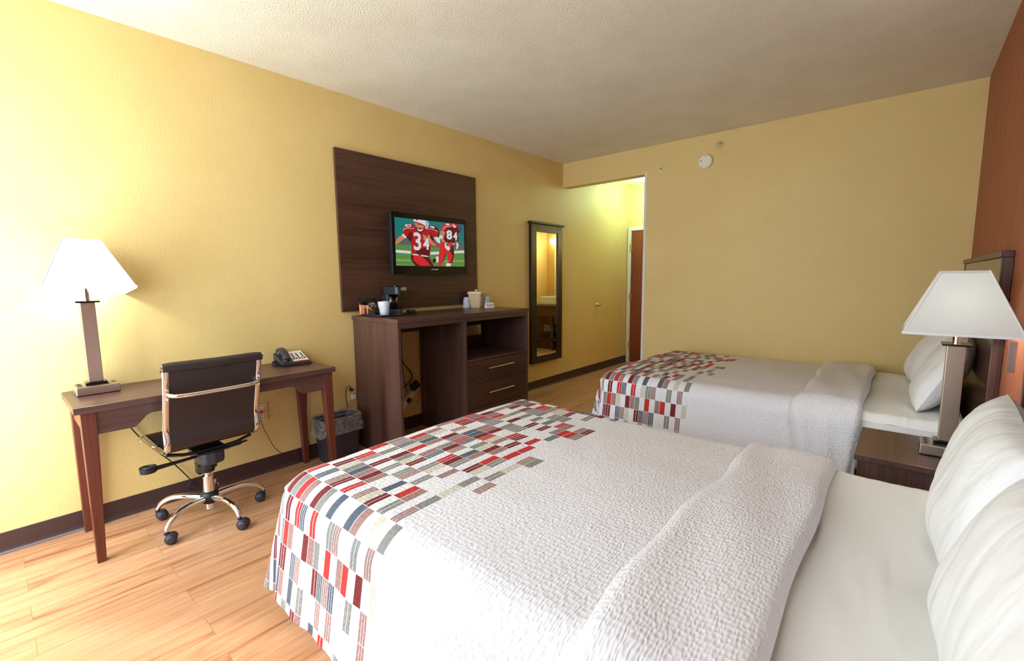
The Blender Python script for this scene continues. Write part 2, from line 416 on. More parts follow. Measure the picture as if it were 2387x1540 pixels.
struct(B('trim_2', 'caulk', (.0, .0175, YN, .235, 0, .010), bevel=.004))
# entry door at the end of the hall
d = bpy.data.objects.new('door_1', None); COL.objects.link(d); d['kind'] = 'structure'
MB().box(.016, .07, YH-.022, YH, 0, 2.015).box(.98, 1.035, YH-.022, YH, 0, 2.015).box(.016, 1.035, YH-.022, YH, 2.015, 2.068).box(.067, .075, YH, YH+.1, 0, 2.03).box(.977, .985, YH, YH+.1, 0, 2.03).build('door_frame', 'white', d, .004)
B('door_panel', 'door', (.075, .977, YH-.012, YH+.03, .01, 2.03), d, .003)
for z in (.28, 1.02, 1.76):
    MB().cyl((.071, YH-.026, z-.05), (.071, YH-.026, z+.05), .009, n=10).box(.055, .095, YH-.0245, YH-.021, z-.048, z+.048).build('hinge', 'brass', d)
k = MB().lathe([(.028, 0), (.028, .006), (.012, .01), (.012, .04), (.027, .05), (.03, .065), (.02, .08)], axis=1).build('door_knob', 'nickel2', d, xf=Matrix.Rotation(PI, 4, 'Z')); k.location = (.91, YH-.012, 1.0)

# ------------------------------------------------------------------ desk
t = thing('desk', (0, 0, 0), 'narrow dark brown wooden desk with tapered legs along the yellow wall', 'desk')
DY0, DY1, DX, DZ = .205, 1.452, .49, .76
B('desktop', 'wood_y', (.012, DX, DY0, DY1, DZ-.032, DZ), t, .003, 2)
def leg(x0, x1, y0, y1, sx, sy):
    """square leg tapering on the two inner sides towards the floor"""
    w = .055; e = .033; zt = DZ-.032
    a = (x0 if sx < 0 else x1-w); b_ = (y0 if sy < 0 else y1-w)
    a2 = a if sx < 0 else a+w-e; b2 = b_ if sy < 0 else b_+w-e
    m = MB(); zm = DZ-.15
    def q(a, b_, w, z): return [(a, b_, z), (a+w, b_, z), (a+w, b_+w, z), (a, b_+w, z)]
    rs = [q(a2, b2, e, 0), q(a, b_, w, zm), q(a, b_, w, zt)]
    m.grid(3, 4, lambda i, j: rs[i][j], sm=False, wrapv=True); m.add(rs[0], [(3, 2, 1, 0)]); m.add(rs[2], [(0, 1, 2, 3)])
    return m.build('leg', 'cherry_z', t, .003)
for sx in (-1, 1):
    for sy in (-1, 1): leg(.03, DX-.014, DY0+.022, DY1-.018, sx, sy)
def apron_profile(y0, y1, zb, zt, drop):
    """deep at the legs, shallow in the middle with ogee shoulders"""
    P = [(y0, zt), (y0, zb-drop)]
    w = .135
    P += [(y0+w, zb-drop)]
    for i in range(1, 9):
        a = i/8; P.append((y0+w+.075*a, zb-drop+drop*(a*a*(3-2*a))**.8))
    P2 = [(y0+y1-y, z) for y, z in P[::-1]]
    return P+P2
zt = DZ-.032
for nm, x0 in (('front_apron', DX-.040), ('back_apron', .040)):
    MB().prism(apron_profile(DY0+.074, DY1-.070, zt-.052, zt, .058), 0, x0, x0+.02).build(nm, 'wood_y', t, .0015)
for y0 in (DY0+.03, DY1-.05): B('side_apron', 'cherry_x', (.083, DX-.068, y0, y0+.02, zt-.10, zt), t, .0015)

# ------------------------------------------------------------------ table lamps
def make_lamp(loc, rz, label, tilt, off, power):
    t = thing('table_lamp', loc, label, 'lamp', 'square shade table lamps', rz)
    base = MB().prism([(-.085, 0), (.085, 0), (.083, .042), (-.083, .042)], 1, -.075, .060).build('base', 'nickel', t, .003)
    B('foot_pad', 'black', (-.080, .080, -.070, .055, -.0, .003), base)
    base.location.z = .003
    B('recess_plate', 'blackgloss', (-.045, .045, -.052, -.022, .044, .049), t, .001)
    blk = B('pole_foot', 'blackgloss', (-.042, .042, -.024, .05, .044, .056), t, .001)
    B('pole', 'nickel_v', (-.0285, .0285, -.012, .045, .056, .462), t, .002)
    B('pole_cap', 'blackgloss', (-.046, .046, -.030, .062, .462, .471), t, .0015)
    MB().cyl((0, .0165, .471), (0, .0165, .535), .0145, n=20).build('neck', 'chrome', t)
    MB().lathe([(.011, .535), (.013, .56), (.028, .60), (.030, .625), (.022, .65), (.008, .66)], (0, .0165, 0), 20).build('bulb', 'bulb', t)
    for sx in (-1, 1):
        for k in range(3 if sx < 0 else 1):
            y = -.045+k*.036 if sx < 0 else -.012
            so = B('outlet', 'steel', (sx*.066-.013, sx*.066+.013, y-.011, y+.011, .044, .047), t, .001)
            MB().box(-.006, .006, -.007, -.003, .0, .0012).box(-.006, .006, .003, .007, .0, .0012).build('outlet_slot', 'black', so).location = (sx*.066, y, .047)
    # shade: four slightly concave panels, open top and bottom
    hw, tw, z0, z1 = .172, .068, .515, .768
    nz = 8; ne = 12
    def ring(h):
        k = h/(nz-1); w = hw+(tw-hw)*k
        pts = []
        for sd in range(4):
            for e in range(ne):
                a = -1+2*e/ne
                p = Vector((a*w, -w)); an = sd*PI/2
                pts.append((p.x*math.cos(an)-p.y*math.sin(an), p.x*math.sin(an)+p.y*math.cos(an)))
        return [(x, y, z0+(z1-z0)*k) for x, y in pts]
    rings = [ring(i) for i in range(nz)]
    sh = MB().grid(nz, 4*ne, lambda i, j: rings[i][j], sm=False, wrapv=True).build('lamp_shade', 'shade', t, solid=.0018)
    c = Vector((off, .0165, .64)) if False else Vector((0, .0165+off, 0))
    sh.location = c
    # cloth trim bands: rims and the four corner seams
    for z, w in ((z0, hw+.001), (z1, tw+.001)):
        bm = MB()
        for sd in range(4):
            an = sd*PI/2; mt = Matrix.Rotation(an, 4, 'Z')
            dz = .012 if z == z0 else -.012
            bm.box(-w, w, -w-.0015, -w+.0015, min(z, z+dz), max(z, z+dz), m=mt)
        rb = bm.build('shade_trim', 'paper_shade', sh)
    for sx, sy in ((-1, -1), (1, -1), (1, 1), (-1, 1)):
        MB().tube([(sx*hw, sy*hw, z0), (sx*tw, sy*tw, z1)], .0035, 6).build('shade_seam', 'paper_shade', sh)
    sp = MB()
    sp.tube([(-tw, 0, z1-.012), (0, 0, z1-.020), (tw, 0, z1-.012)], .0016, 6).tube([(0, -tw, z1-.012), (0, 0, z1-.020), (0, tw, z1-.012)], .0016, 6).tube([(0, 0, z1-.02), (0, 0, .65)], .0016, 6)
    sp.build('shade_spider', 'nickel2', sh)
    if tilt:
        piv = Vector((0, 0, .64)); Rm = Matrix.Translation(piv) @ Matrix.Rotation(tilt, 4, 'X') @ Matrix.Translation(-piv)
        sh.matrix_local = Matrix.Translation(c) @ Rm
    l = light('lamp_bulb_light', 'POINT', (0, .0165, .62), power, (.93, 1, .95), .035); l.parent = t
    return t
make_lamp((.145, .330, DZ), PI/2, 'brushed nickel lamp with tilted white shade on the desk', R(-6.5), -.03, 46)
make_lamp((3.452, 2.600, .57), 0, 'brushed nickel lamp with white shade on the nightstand', 0, 0, 24)

# ------------------------------------------------------------------ office chair (front towards -x)
t = thing('office_chair', (.39, .718, 0), 'black leather office chair with chrome frame pushed up to the desk', 'chair', rz=R(2))
prof = [(.262, .912), (.256, .87), (.243, .82), (.228, .77), (.208, .71), (.188, .65), (.176, .60), (.174, .56), (.178, .525), (.168, .49), (.135, .470), (.08, .462), (-.02, .458), (-.12, .458), (-.24, .462), (-.29, .462), (-.325, .450), (-.335, .425)]
def smooth_path(P, n=3):
    Q = [Vector(p) for p in P]
    for _ in range(n):
        R_ = [Q[0]]
        for a, b_ in zip(Q, Q[1:]): R_ += [a*.75+b_*.25, a*.25+b_*.75]
        Q = R_+[Q[-1]]
    return Q
for sy in (-1, 1):
    MB().tube(smooth_path([(x, sy*.207, z) for x, z in prof], 2), 1, 10, flat=(.0085, .016, (1, 0, .01))).build('side_rail', 'chrome', t)
sp = smooth_path([(x, 0, z) for x, z in prof], 2)
nb = 0
for nm, sel in (('backrest', [p for p in sp if p.z > .478 or p.x > .155]), ('seat', [p for p in sp if p.z <= .482 and p.x <= .162])):
    # resample along the length so that ribs read on the seat
    L_ = [0]
    for a, b_ in zip(sel, sel[1:]): L_.append(L_[-1]+(b_-a).length)
    n = 120 if nm == 'seat' else 60; pts = []
    for i in range(n):
        s_ = L_[-1]*i/(n-1); k = max(j for j in range(len(L_)) if L_[j] <= s_+1e-9); k = min(k, len(sel)-2)
        f = (s_-L_[k])/(L_[k+1]-L_[k]); p = sel[k].lerp(sel[k+1], f); tn = (sel[k+1]-sel[k]).normalized()
        nr = Vector((tn.z, 0, -tn.x))          # towards the sitter / up
        if nr.z < 0 and nm == 'seat': nr = -nr
        if nm == 'backrest' and nr.x > 0: nr = -nr
        pts.append((p, nr, s_))
    for p_ in (1,):
        ring = []
        ny = 9
        m_ = MB()
        def fn(i, j, side):
            p, nr, s_ = pts[i]
            rib = .006*abs(math.sin(PI*s_/.042))**.6
            h = (.004+rib) if side else -.006
            y = -.195+.39*j/(ny-1)
            return (p.x+nr.x*h, y, p.z+nr.z*h)
        m_.grid(n, ny, lambda i, j: fn(i, j, 1)).grid(n, ny, lambda i, j: fn(i, ny-1-j, 0))
        for i in (0, n-1): pass
        m_.build(nm, 'leather', t)
MB().tube([(.262, -.222, .918), (.262, -.19, .919), (.264, 0, .916), (.262, .19, .919), (.262, .222, .918)], [.021, .024, .025, .024, .021], 16).build('top_roll', 'leather', t)
for sy in (-1, 1):
    MB().tube([(.262, sy*.221, .918), (.262, sy*.226, .918)], .0215, 16).build('roll_cap', 'chrome', t)
bow = smooth_path([(.235, -.200, .785), (.260, -.197, .782), (.280, -.17, .778), (.284, -.10, .776), (.284, .10, .776), (.280, .17, .778), (.260, .197, .782), (.235, .200, .785)], 2)
MB().tube(bow, .0115, 12).build('back_brace', 'chrome', t)
for sy in (-1, 1):
    for z in (.808, .760): MB().cyl((.232+(z-.785)*.3, sy*.207, z), (.247+(z-.785)*.3, sy*.207, z), .006, n=10).build('screw', 'chrome', t)
# cross bars and mechanism under the seat
for x in (.10, -.14):
    MB().tube(smooth_path([(x, -.20, .448), (x, -.165, .438), (x, -.11, .422), (x, .11, .422), (x, .165, .438), (x, .20, .448)], 2), .009, 8).build('seat_bar', 'black', t)
mech = MB().prism([(-.12, -.05), (.10, -.06), (.135, -.045), (.145, 0), (.135, .045), (.10, .06), (-.12, .05)], 2, .345, .412)
mech.build('tilt_mechanism', 'charcoal', t, .012, 3)
MB().prism([(-.10, -.03), (.06, -.035), (.075, 0), (.06, .035), (-.10, .03)], 2, .30, .346).cyl((0, 0, .27), (0, 0, .31), .036, .042).build('mechanism_housing', 'black', t, .008, 2)
MB().cyl((.115, 0, .4121), (.115, 0, .4135), .012, n=16).build('round_sticker', 'ivory', t)
B('tension_block', 'black', (-.115, -.06, -.028, .028, .235, .31), t, .008, 2)
B('mount_plate', 'black', (-.14, .14, -.075, .075, .411, .420), t, .002)
MB().tube([(.05, -.05, .385), (.06, -.14, .385), (.07, -.24, .386)], [.008, .009, .012], 10).build('tilt_lever', 'black', t)
kn = MB().cyl((.072, -.272, .376), (.072, -.272, .404), .034, .036, 24).build('tilt_knob', 'black', t, .004)
MB().tube([(.072+.024*math.cos(a*PI/10), -.272+.024*math.sin(a*PI/10), .405) for a in range(20)], .0012, 6, closed=True).build('knob_ring', 'steel', kn)
MB().tube([(.04, .05, .392), (.04, .10, .393), (.04, .16, .395), (.04, .175, .396), (.04, .20, .398)], [.008, .012, .012, .006, .005], 10).build('height_lever', 'black', t)
# gas column, hub, five legs
MB().cyl((0, 0, .245), (0, 0, .28), .016, n=16).cyl((0, 0, .135), (0, 0, .245), .0275, n=24).cyl((0, 0, .055), (0, 0, .09), .023, n=20).build('gas_column', 'chrome', t)
MB().lathe([(.026, .085), (.040, .095), (.046, .115), (.044, .140), (.034, .152), (.028, .156)], n=24).build('hub', 'black', t)
for k in range(5):
    a = R(-61+72*k); c, s_ = math.cos(a), math.sin(a)
    pth = smooth_path([(r*c, r*s_, z) for r, z in ((.035, .122), (.09, .130), (.15, .134), (.205, .126), (.245, .104), (.268, .078), (.272, .066))], 2)
    n_ = len(pth)
    lg = MB().tube(pth, [.0175-.006*i/(n_-1) for i in range(n_)], 12).build('leg', 'chrome', t)
    cs = bpy.data.objects.new('caster', None)
    ca = a+R((40, -60, 70, 20, 130)[k]); cc = Vector((.272*c, .272*s_, 0)); wd_ = Vector((math.cos(ca), math.sin(ca), 0)); tr = Vector((-wd_.y, wd_.x, 0)); q = cc+tr*.018
    m_ = MB()
    for sd in (-1, 1):
        p0 = q+wd_*sd*.006+Vector((0, 0, .0255)); p1 = q+wd_*sd*.026+Vector((0, 0, .0255))
        m_.tube([p0, q+wd_*sd*.020+Vector((0, 0, .0255)), p1, p1+wd_*sd*.002], [.0255, .0255, .022, .010], 20)
    hood = []
    m_.build('caster', 'caster', t)
    m_ = MB(); hw_ = .0275
    rows = []
    for i in range(9):
        an = PI*(.95-.95*i/8); e = q-tr*.0285*math.cos(an)*1.0
        z = .0265+.0305*math.sin(an)
        rows.append([(e+wd_*f)+Vector((0, 0, z-abs(f)*.12)) for f in (-hw_*.75, -hw_*.4, 0, hw_*.4, hw_*.75)])
    m_.grid(9, 5, lambda i, j: rows[i][j])
    m_.tube([cc+Vector((0, 0, .052)), cc+Vector((0, 0, .072))], [.012, .010], 12)
    m_.build('caster_hood', 'caster', t, solid=.003)

# ------------------------------------------------------------------ telephone on the desk
t = thing('telephone', (.125, 1.325, DZ), 'black desk telephone with white keypad on the desk', 'telephone', rz=R(-7))
# wedge body, high at the wall side (-x), low at the front (+x)
MB().prism([(.105, .006), (.105, .022), (-.085, .070), (-.100, .062), (-.095, .004), (-.06, .004), (-.055, .03), (.02, .014)], 1, -.085, .095).build('body', 'charcoal', t, .003)
sl = math.atan2(.048, .19)
def on_slope(x, y, h=0): return Vector((x, y, .022+(.105-x)*math.tan(sl)+h))
def slab(m_, x0, x1, y0, y1, h0, h1, mi=0):
    lo = [on_slope(x, y, h0) for x, y in ((x0, y0), (x1, y0), (x1, y1), (x0, y1))]; hi = [on_slope(x, y, h1) for x, y in ((x0, y0), (x1, y0), (x1, y1), (x0, y1))]
    return m_.hexa(lo, hi, mi)
slab(MB(), -.078, .088, -.008, .088, 0, .0022).build('faceplate', 'paper', t)
slab(MB(), .090, .101, .02, .075, 0, .004).build('message_light', 'red', t, .001)
for r_ in range(6):
    for c_ in range(5 if r_ > 3 else 3):
        x = -.028+r_*.0175+(.004 if r_ > 3 else 0); y = (.004+c_*.0175) if r_ > 3 else (.010+c_*.030)
        slab(MB(), x-.004, x+.004, y-.0055, y+.0055, .002, .0055).build('key', 'black', t, .001)
hs = smooth_path([(-.078, -.05, .072), (-.080, -.05, .084), (-.055, -.05, .097), (-.01, -.05, .097), (.04, -.05, .082), (.08, -.05, .058), (.09, -.05, .044)], 2)
hd = MB().tube(hs, 1, 14, flat=(.012, .024, (0, 0, 1)))
hd.tube([(-.068, -.05, .086), (-.070, -.05, .064)], [.020, .023], 16).tube([(.072, -.05, .058), (.068, -.05, .032)], [.020, .023], 16)
hd.build('handset', 'charcoal', t)
cp = []
base_path = smooth_path([(-.06, -.095, .012), (.0, -.118, .010), (.07, -.112, .010), (.125, -.07, .010), (.140, 0, .010), (.140, .06, .010), (.125, .095, .010), (.105, .085, .014)], 3)
Ls = [0]
for a, b_ in zip(base_path, base_path[1:]): Ls.append(Ls[-1]+(b_-a).length)
tot = Ls[-1]; n = 560
for i in range(n):
    s_ = tot*i/(n-1); k = min(max(j for j in range(len(Ls)) if Ls[j] <= s_+1e-9), len(base_path)-2)
    p = base_path[k].lerp(base_path[k+1], (s_-Ls[k])/(Ls[k+1]-Ls[k])); tn = (base_path[k+1]-base_path[k]).normalized(); u = Vector((0, 0, 1)); w = tn.cross(u)
    a = 2*PI*s_/.0062; cp.append(p+u*.0065*math.cos(a)+w*.0065*math.sin(a))
MB().tube(cp, .0016, 5).build('coiled_cord', 'cord', t)

# ------------------------------------------------------------------ TV backing panel and TV
o = B('wall_panel', 'dark_y', (0, .026, 1.777, 3.228, 1.078, 2.297), bevel=.001)
tag(o, 'large dark brown wood panel mounted on the yellow wall behind the television', 'panel')
TX, TY0, TY1, TZ0, TZ1 = .128, 2.172, 2.992, 1.365, 1.866
t = thing('television', (.02, (TY0+TY1)/2, 1.6), 'flat screen television showing two red football players, on the wood panel', 'television')
t.location = (0, 0, 0)
MB().box(TX-.045, TX-.004, TY0, TY1, TZ0, TZ1).box(TX-.07, TX-.045, TY0+.12, TY1-.12, TZ0+.08, TZ1-.06).build('housing', 'black', t, .004)
m_ = MB(); bz = (.030, .045, .070)   # side, top, bottom
m_.box(TX-.004, TX+.004, TY0, TY0+bz[0], TZ0, TZ1).box(TX-.004, TX+.004, TY1-bz[0], TY1, TZ0, TZ1).box(TX-.004, TX+.004, TY0+bz[0], TY1-bz[0], TZ1-bz[1], TZ1).box(TX-.004, TX+.004, TY0+bz[0], TY1-bz[0], TZ0, TZ0+bz[2])
m_.build('bezel', 'blackgloss', t, .0015)
B('wall_bracket', 'steel', (.026, TX-.07, 2.45, 2.72, 1.50, 1.74), t)
text('logo', 'DYNEX', .017, (TX+.0045, (TY0+TY1)/2+.02, TZ0+.040), FACE_X, 'whiteink', t, sx=1.4)
# picture on the screen: flat colour areas traced from the broadcast
SY0, SY1, SZ0, SZ1 = TY0+bz[0], TY1-bz[0], TZ0+bz[2], TZ1-bz[1]
CQ = ((258, 228), (1650, 375), (1608, 1315), (235, 1310))   # screen corners in the close-up the areas were read from
def homog(src, dst):
    import numpy as np
    A = []; bb = []
    for (x, y), (u, v) in zip(src, dst):
        A += [[x, y, 1, 0, 0, 0, -u*x, -u*y], [0, 0, 0, x, y, 1, -v*x, -v*y]]; bb += [u, v]
    h = np.linalg.solve(np.array(A, float), np.array(bb, float)); return h
hh = homog(CQ, ((0, 1), (1, 1), (1, 0), (0, 0)))
def scr(x, y):
    d_ = hh[6]*x+hh[7]*y+1; return (min(1, max(0, (hh[0]*x+hh[1]*y+hh[2])/d_)), min(1, max(0, (hh[3]*x+hh[4]*y+hh[5])/d_)))
pal = dict(teal=(22, 128, 124), grey=(96, 104, 108), green=(98, 150, 72), lgreen=(140, 176, 110), white=(232, 236, 238), red=(190, 26, 36), dred=(98, 14, 26), skin=(214, 142, 106), dskin=(150, 88, 60), blue=(60, 76, 140), black=(22, 18, 20), lav=(176, 182, 224), bright=(226, 40, 50))
keys = list(pal)
def screen_mat(n, c):
    m = mat('screen_'+n, lin(*[x*.25 for x in c]), .25); b = m.node_tree.nodes['Principled BSDF']
    b.inputs['Emission Color'].default_value = lin(*c); b.inputs['Emission Strength'].default_value = .62; return m
smats = [screen_mat(n, pal[n]) for n in keys]
areas = [
 ('green', [(258, 228), (1650, 375), (1608, 1315), (235, 1310)]),
 ('teal', [(258, 228), (1650, 375), (1640, 790), (250, 660)]), ('grey', [(250, 660), (1640, 790), (1628, 940), (248, 830)]),
 ('white', [(246, 960), (560, 985), (560, 1045), (246, 1022)]), ('white', [(940, 1000), (1622, 955), (1620, 1010), (940, 1060)]),
 ('lgreen', [(240, 1165), (545, 1178), (545, 1212), (240, 1212)]), ('lgreen', [(940, 1195), (1612, 1170), (1612, 1205), (940, 1235)]), ('lgreen', [(240, 1290), (600, 1298), (600, 1310), (236, 1310)]),
 # far player
 ('red', [(1205, 480), (1215, 400), (1262, 345), (1400, 345), (1540, 365), (1605, 440), (1600, 530), (1550, 565), (1500, 600), (1440, 700), (1430, 800), (1240, 765), (1222, 690), (1262, 550), (1215, 512)]),
 ('dred', [(1400, 430), (1500, 405), (1560, 545), (1480, 640), (1430, 800), (1330, 790), (1240, 765), (1222, 700), (1290, 560), (1300, 480)]),
 ('bright', [(1215, 400), (1262, 345), (1300, 345), (1290, 420), (1240, 500), (1210, 500)]),
 ('white', [(1225, 495), (1262, 425), (1400, 405), (1402, 415), (1270, 436), (1236, 500)]), ('white', [(1290, 360), (1345, 355), (1370, 385), (1330, 398), (1285, 385)]),
 ('blue', [(1520, 410), (1560, 370), (1600, 400), (1612, 480), (1580, 530), (1535, 480)]),
 ('skin', [(1395, 355), (1470, 365), (1500, 430), (1455, 455), (1420, 420)]), ('white', [(1425, 395), (1480, 410), (1490, 440), (1450, 450)]),
 ('skin', [(1190, 500), (1262, 550), (1232, 640), (1222, 700), (1272, 790), (1232, 835), (1170, 725), (1140, 640), (1160, 580)]),
 ('white', [(1140, 640), (1180, 618), (1212, 668), (1180, 700), (1130, 692)]),
 ('white', [(1262, 780), (1440, 800), (1430, 832), (1280, 822)]),
 ('bright', [(1158, 780), (1250, 770), (1420, 810), (1420, 950), (1410, 1100), (1360, 1250), (1290, 1250), (1270, 1080), (1250, 980), (1220, 1080), (1170, 1230), (1130, 1302), (1080, 1290), (1100, 1080), (1130, 900)]),
 ('dred', [(1310, 930), (1410, 835), (1418, 1050), (1362, 1245), (1328, 1245), (1380, 1080)]), ('dred', [(1170, 1225), (1215, 1090), (1250, 985), (1262, 1010), (1228, 1110), (1185, 1225)]),
 ('white', [(1236, 800), (1282, 780), (1322, 850), (1345, 925), (1300, 970), (1240, 900)]), ('grey', [(1282, 785), (1318, 850), (1300, 880), (1258, 830)]),
 ('dred', [(1500, 610), (1528, 620), (1520, 775), (1475, 775)]), ('skin', [(1478, 760), (1515, 760), (1512, 790), (1480, 790)]), ('white', [(1470, 790), (1504, 790), (1516, 840), (1490, 922), (1458, 920), (1476, 860)]),
 ('white', [(1250, 1240), (1342, 1252), (1322, 1312), (1228, 1312)]), ('white', [(1036, 1110), (1098, 1090), (1082, 1235), (1050, 1215)]), ('black', [(968, 1185), (1020, 1130), (1046, 1180), (1012, 1242), (970, 1232)]),
 # near player
 ('skin', [(395, 620), (442, 700), (362, 770), (250, 852), (248, 790), (300, 700)]),
 ('red', [(420, 610), (425, 500), (455, 420), (490, 380), (600, 370), (690, 470), (760, 560), (830, 530), (880, 470), (920, 400), (1050, 400), (1110, 440), (1142, 520), (1142, 640), (1100, 660), (1010, 660), (962, 760), (962, 840), (932, 1000), (912, 1102), (700, 1082), (545, 1040), (570, 900), (560, 800), (545, 680), (480, 682)]),
 ('dred', [(880, 440), (960, 400), (1080, 420), (1138, 500), (1138, 660), (1108, 640), (1100, 560), (1020, 490), (905, 480)]), ('dred', [(600, 560), (545, 560), (480, 682), (560, 790), (600, 700)]),
 ('dred', [(640, 960), (940, 880), (925, 1000), (912, 1100), (760, 1085), (660, 1030)]),
 ('white', [(420, 530), (440, 480), (500, 466), (640, 474), (640, 482), (505, 476), (450, 490), (428, 535)]), ('white', [(900, 478), (1000, 478), (1105, 520), (1110, 560), (1100, 560), (1095, 528), (998, 487), (900, 487)]),
 ('white', [(470, 390), (580, 390), (590, 430), (520, 452), (462, 432)]), ('dred', [(495, 410), (560, 405), (565, 425), (510, 432)]),
 ('white', [(955, 425), (1000, 418), (1055, 435), (1062, 462), (1010, 470), (1008, 455), (960, 445)]),
 ('white', [(383, 622), (422, 600), (482, 682), (448, 706)]),
 ('dred', [(940, 560), (1010, 640), (1052, 760), (1000, 805), (950, 765), (930, 650)]),
 ('dred', [(665, 450), (700, 530), (760, 590), (845, 530), (875, 490), (760, 540)]), ('black', [(680, 455), (700, 520), (760, 575), (780, 550), (720, 500)]),
 ('white', [(640, 272), (700, 270), (870, 290), (930, 312), (945, 380), (930, 450), (880, 490), (860, 430), (840, 390), (700, 350), (636, 320)]), ('lav', [(870, 300), (925, 320), (935, 400), (915, 450), (880, 480), (870, 420), (895, 370)]),
 ('red', [(686, 272), (722, 273), (724, 300), (690, 300)]),
 ('skin', [(660, 350), (800, 372), (842, 430), (822, 500), (760, 520), (700, 470), (672, 400)]), ('black', [(700, 372), (790, 390), (785, 402), (705, 385)]), ('black', [(735, 455), (775, 462), (770, 500), (740, 490)]),
 ('red', [(628, 312), (700, 332), (765, 352), (852, 402), (848, 425), (750, 372), (650, 345)]), ('red', [(650, 420), (700, 448), (800, 470), (862, 440), (862, 455), (800, 486), (700, 462), (652, 432)]), ('red', [(845, 400), (868, 420), (850, 500), (832, 510)]),
 ('white', [(700, 490), (760, 512), (800, 500), (815, 520), (770, 545), (722, 532)]),
 ('white', [(1014, 672), (1090, 662), (1142, 690), (1150, 810), (1090, 782), (1040, 730)]), ('lav', [(1014, 672), (1050, 680), (1092, 780), (1040, 735)]),
 ('skin', [(800, 640), (812, 612), (842, 625), (902, 682), (916, 612), (944, 606), (956, 700), (1000, 750), (1060, 780), (1120, 800), (1146, 850), (1110, 905), (1040, 892), (960, 825), (900, 792), (830, 742), (798, 690), (838, 692)]),
 ('dskin', [(960, 745), (1060, 782), (1120, 802), (1146, 850), (1110, 905), (1040, 892), (1000, 850), (1080, 860)]),
 ('bright', [(545, 1068), (700, 1092), (900, 1112), (922, 1152), (952, 1222), (990, 1312), (622, 1312), (560, 1222), (540, 1142)]), ('dred', [(545, 1070), (600, 1080), (580, 1180), (650, 1260), (720, 1312), (622, 1312), (560, 1222), (538, 1142)]), ('dred', [(760, 1100), (900, 1112), (925, 1155), (990, 1312), (930, 1312), (850, 1200)]),
 ('white', [(580, 1044), (690, 1058), (690, 1082), (580, 1070)]), ('white', [(742, 1064), (892, 1090), (880, 1112), (752, 1092)]),
]
m_ = MB()
m_.box(TX-.004, TX+.0005, SY0, SY1, SZ0, SZ1, keys.index('green'))
for i, (c, pts) in enumerate(areas):
    vs = []
    for p in pts:
        u, v = scr(*p); vs.append((TX+.0006+i*.000035, SY0+u*(SY1-SY0), SZ0+v*(SZ1-SZ0)))
    m_.add(vs, [list(range(len(vs)))], keys.index(c))
sc_ = m_.build('screen', smats, t)
def scr_pos(x, y):
    u, v = scr(x, y); return (TX+.0034, SY0+u*(SY1-SY0), SZ0+v*(SZ1-SZ0))
M['scrwhite'] = smats[keys.index('white')]
text('jersey_number', '3', .20, scr_pos(690, 790), FACE_X, 'scrwhite', sc_, sx=.95, bold=.0045)
text('jersey_number', '4', .13, scr_pos(865, 835), FACE_X, 'scrwhite', sc_, sx=.95, bold=.0045)
text('jersey_number', '8', .105, scr_pos(1340, 620), FACE_X, 'scrwhite', sc_, sx=1.2, bold=.0045)
text('jersey_number', '4', .09, scr_pos(1460, 645), FACE_X, 'scrwhite', sc_, sx=.95, bold=.0045)

# ------------------------------------------------------------------ cabinet below the panel
t = thing('media_cabinet', (0, 0, 0), 'dark brown media cabinet with open bay and drawers below the television', 'cabinet')
CY0, CY1, CX, CZ = 1.851, 3.309, .621, 1.044
B('cabinet_top', 'wood_y', (.014, CX, CY0, CY1, CZ-.030, CZ), t, .002)
for nm, y0 in (('side_panel', CY0+.008), ('side_panel', CY1-.030), ('center_panel', 2.496)):
    B(nm, 'wood_z', (.020, CX-.008, y0, y0+.022, .0, CZ-.030), t, .001)
B('front_rail', 'wood_y', (CX-.028, CX-.010, CY0+.030, CY1-.030, CZ-.068, CZ-.030), t, .001)
B('back_rail', 'wood_y', (.020, .036, CY0+.030, 2.496, CZ-.175, CZ-.030), t)
m_ = MB(); x0, x1 = .021, .032; ya, yb = 2.518, CY1-.030
m_.box(x0, x1, ya, ya+.52, 0, CZ-.03).box(x0, x1, ya+.52, yb-.008, 0, .760).box(x0, x1, ya+.52, yb-.008, .862, CZ-.03).box(x0, x1, yb-.008, yb, 0, CZ-.03)
m_.v = [(v[0], v[1], v[2]) for v in m_.v]
m_.build('back_panel', 'wood_y', t)
B('shelf', 'wood_y', (.033, CX-.012, 2.518, CY1-.030, .640, .658), t, .001)
for z0, z1 in ((.448, .636), (.236, .444), (.024, .232)):
    dr = B('drawer', 'dark_y', (CX-.032, CX-.010, 2.521, CY1-.033, z0, z1), t, .0015)
    zc = z0+.118; h = MB().cyl((CX+.022, 2.735, zc), (CX+.022, 3.062, zc), .0055, n=14)
    for y in (2.80, 3.0): h.cyl((CX-.010, y, zc), (CX+.022, y, zc), .004, n=10)
    h.build('handle', 'nickel2', dr)
    MB().box(.05, CX-.032, 2.53, 2.542, z0+.02, z1-.02).box(.05, CX-.032, CY1-.055, CY1-.043, z0+.02, z1-.02).box(.05, CX-.032, 2.53, CY1-.043, z0+.01, z0+.02).build('drawer_box', 'wood_x', dr)
B('kick_plate', 'wood_y', (CX-.045, CX-.032, 2.518, CY1-.030, 0, .024), t)

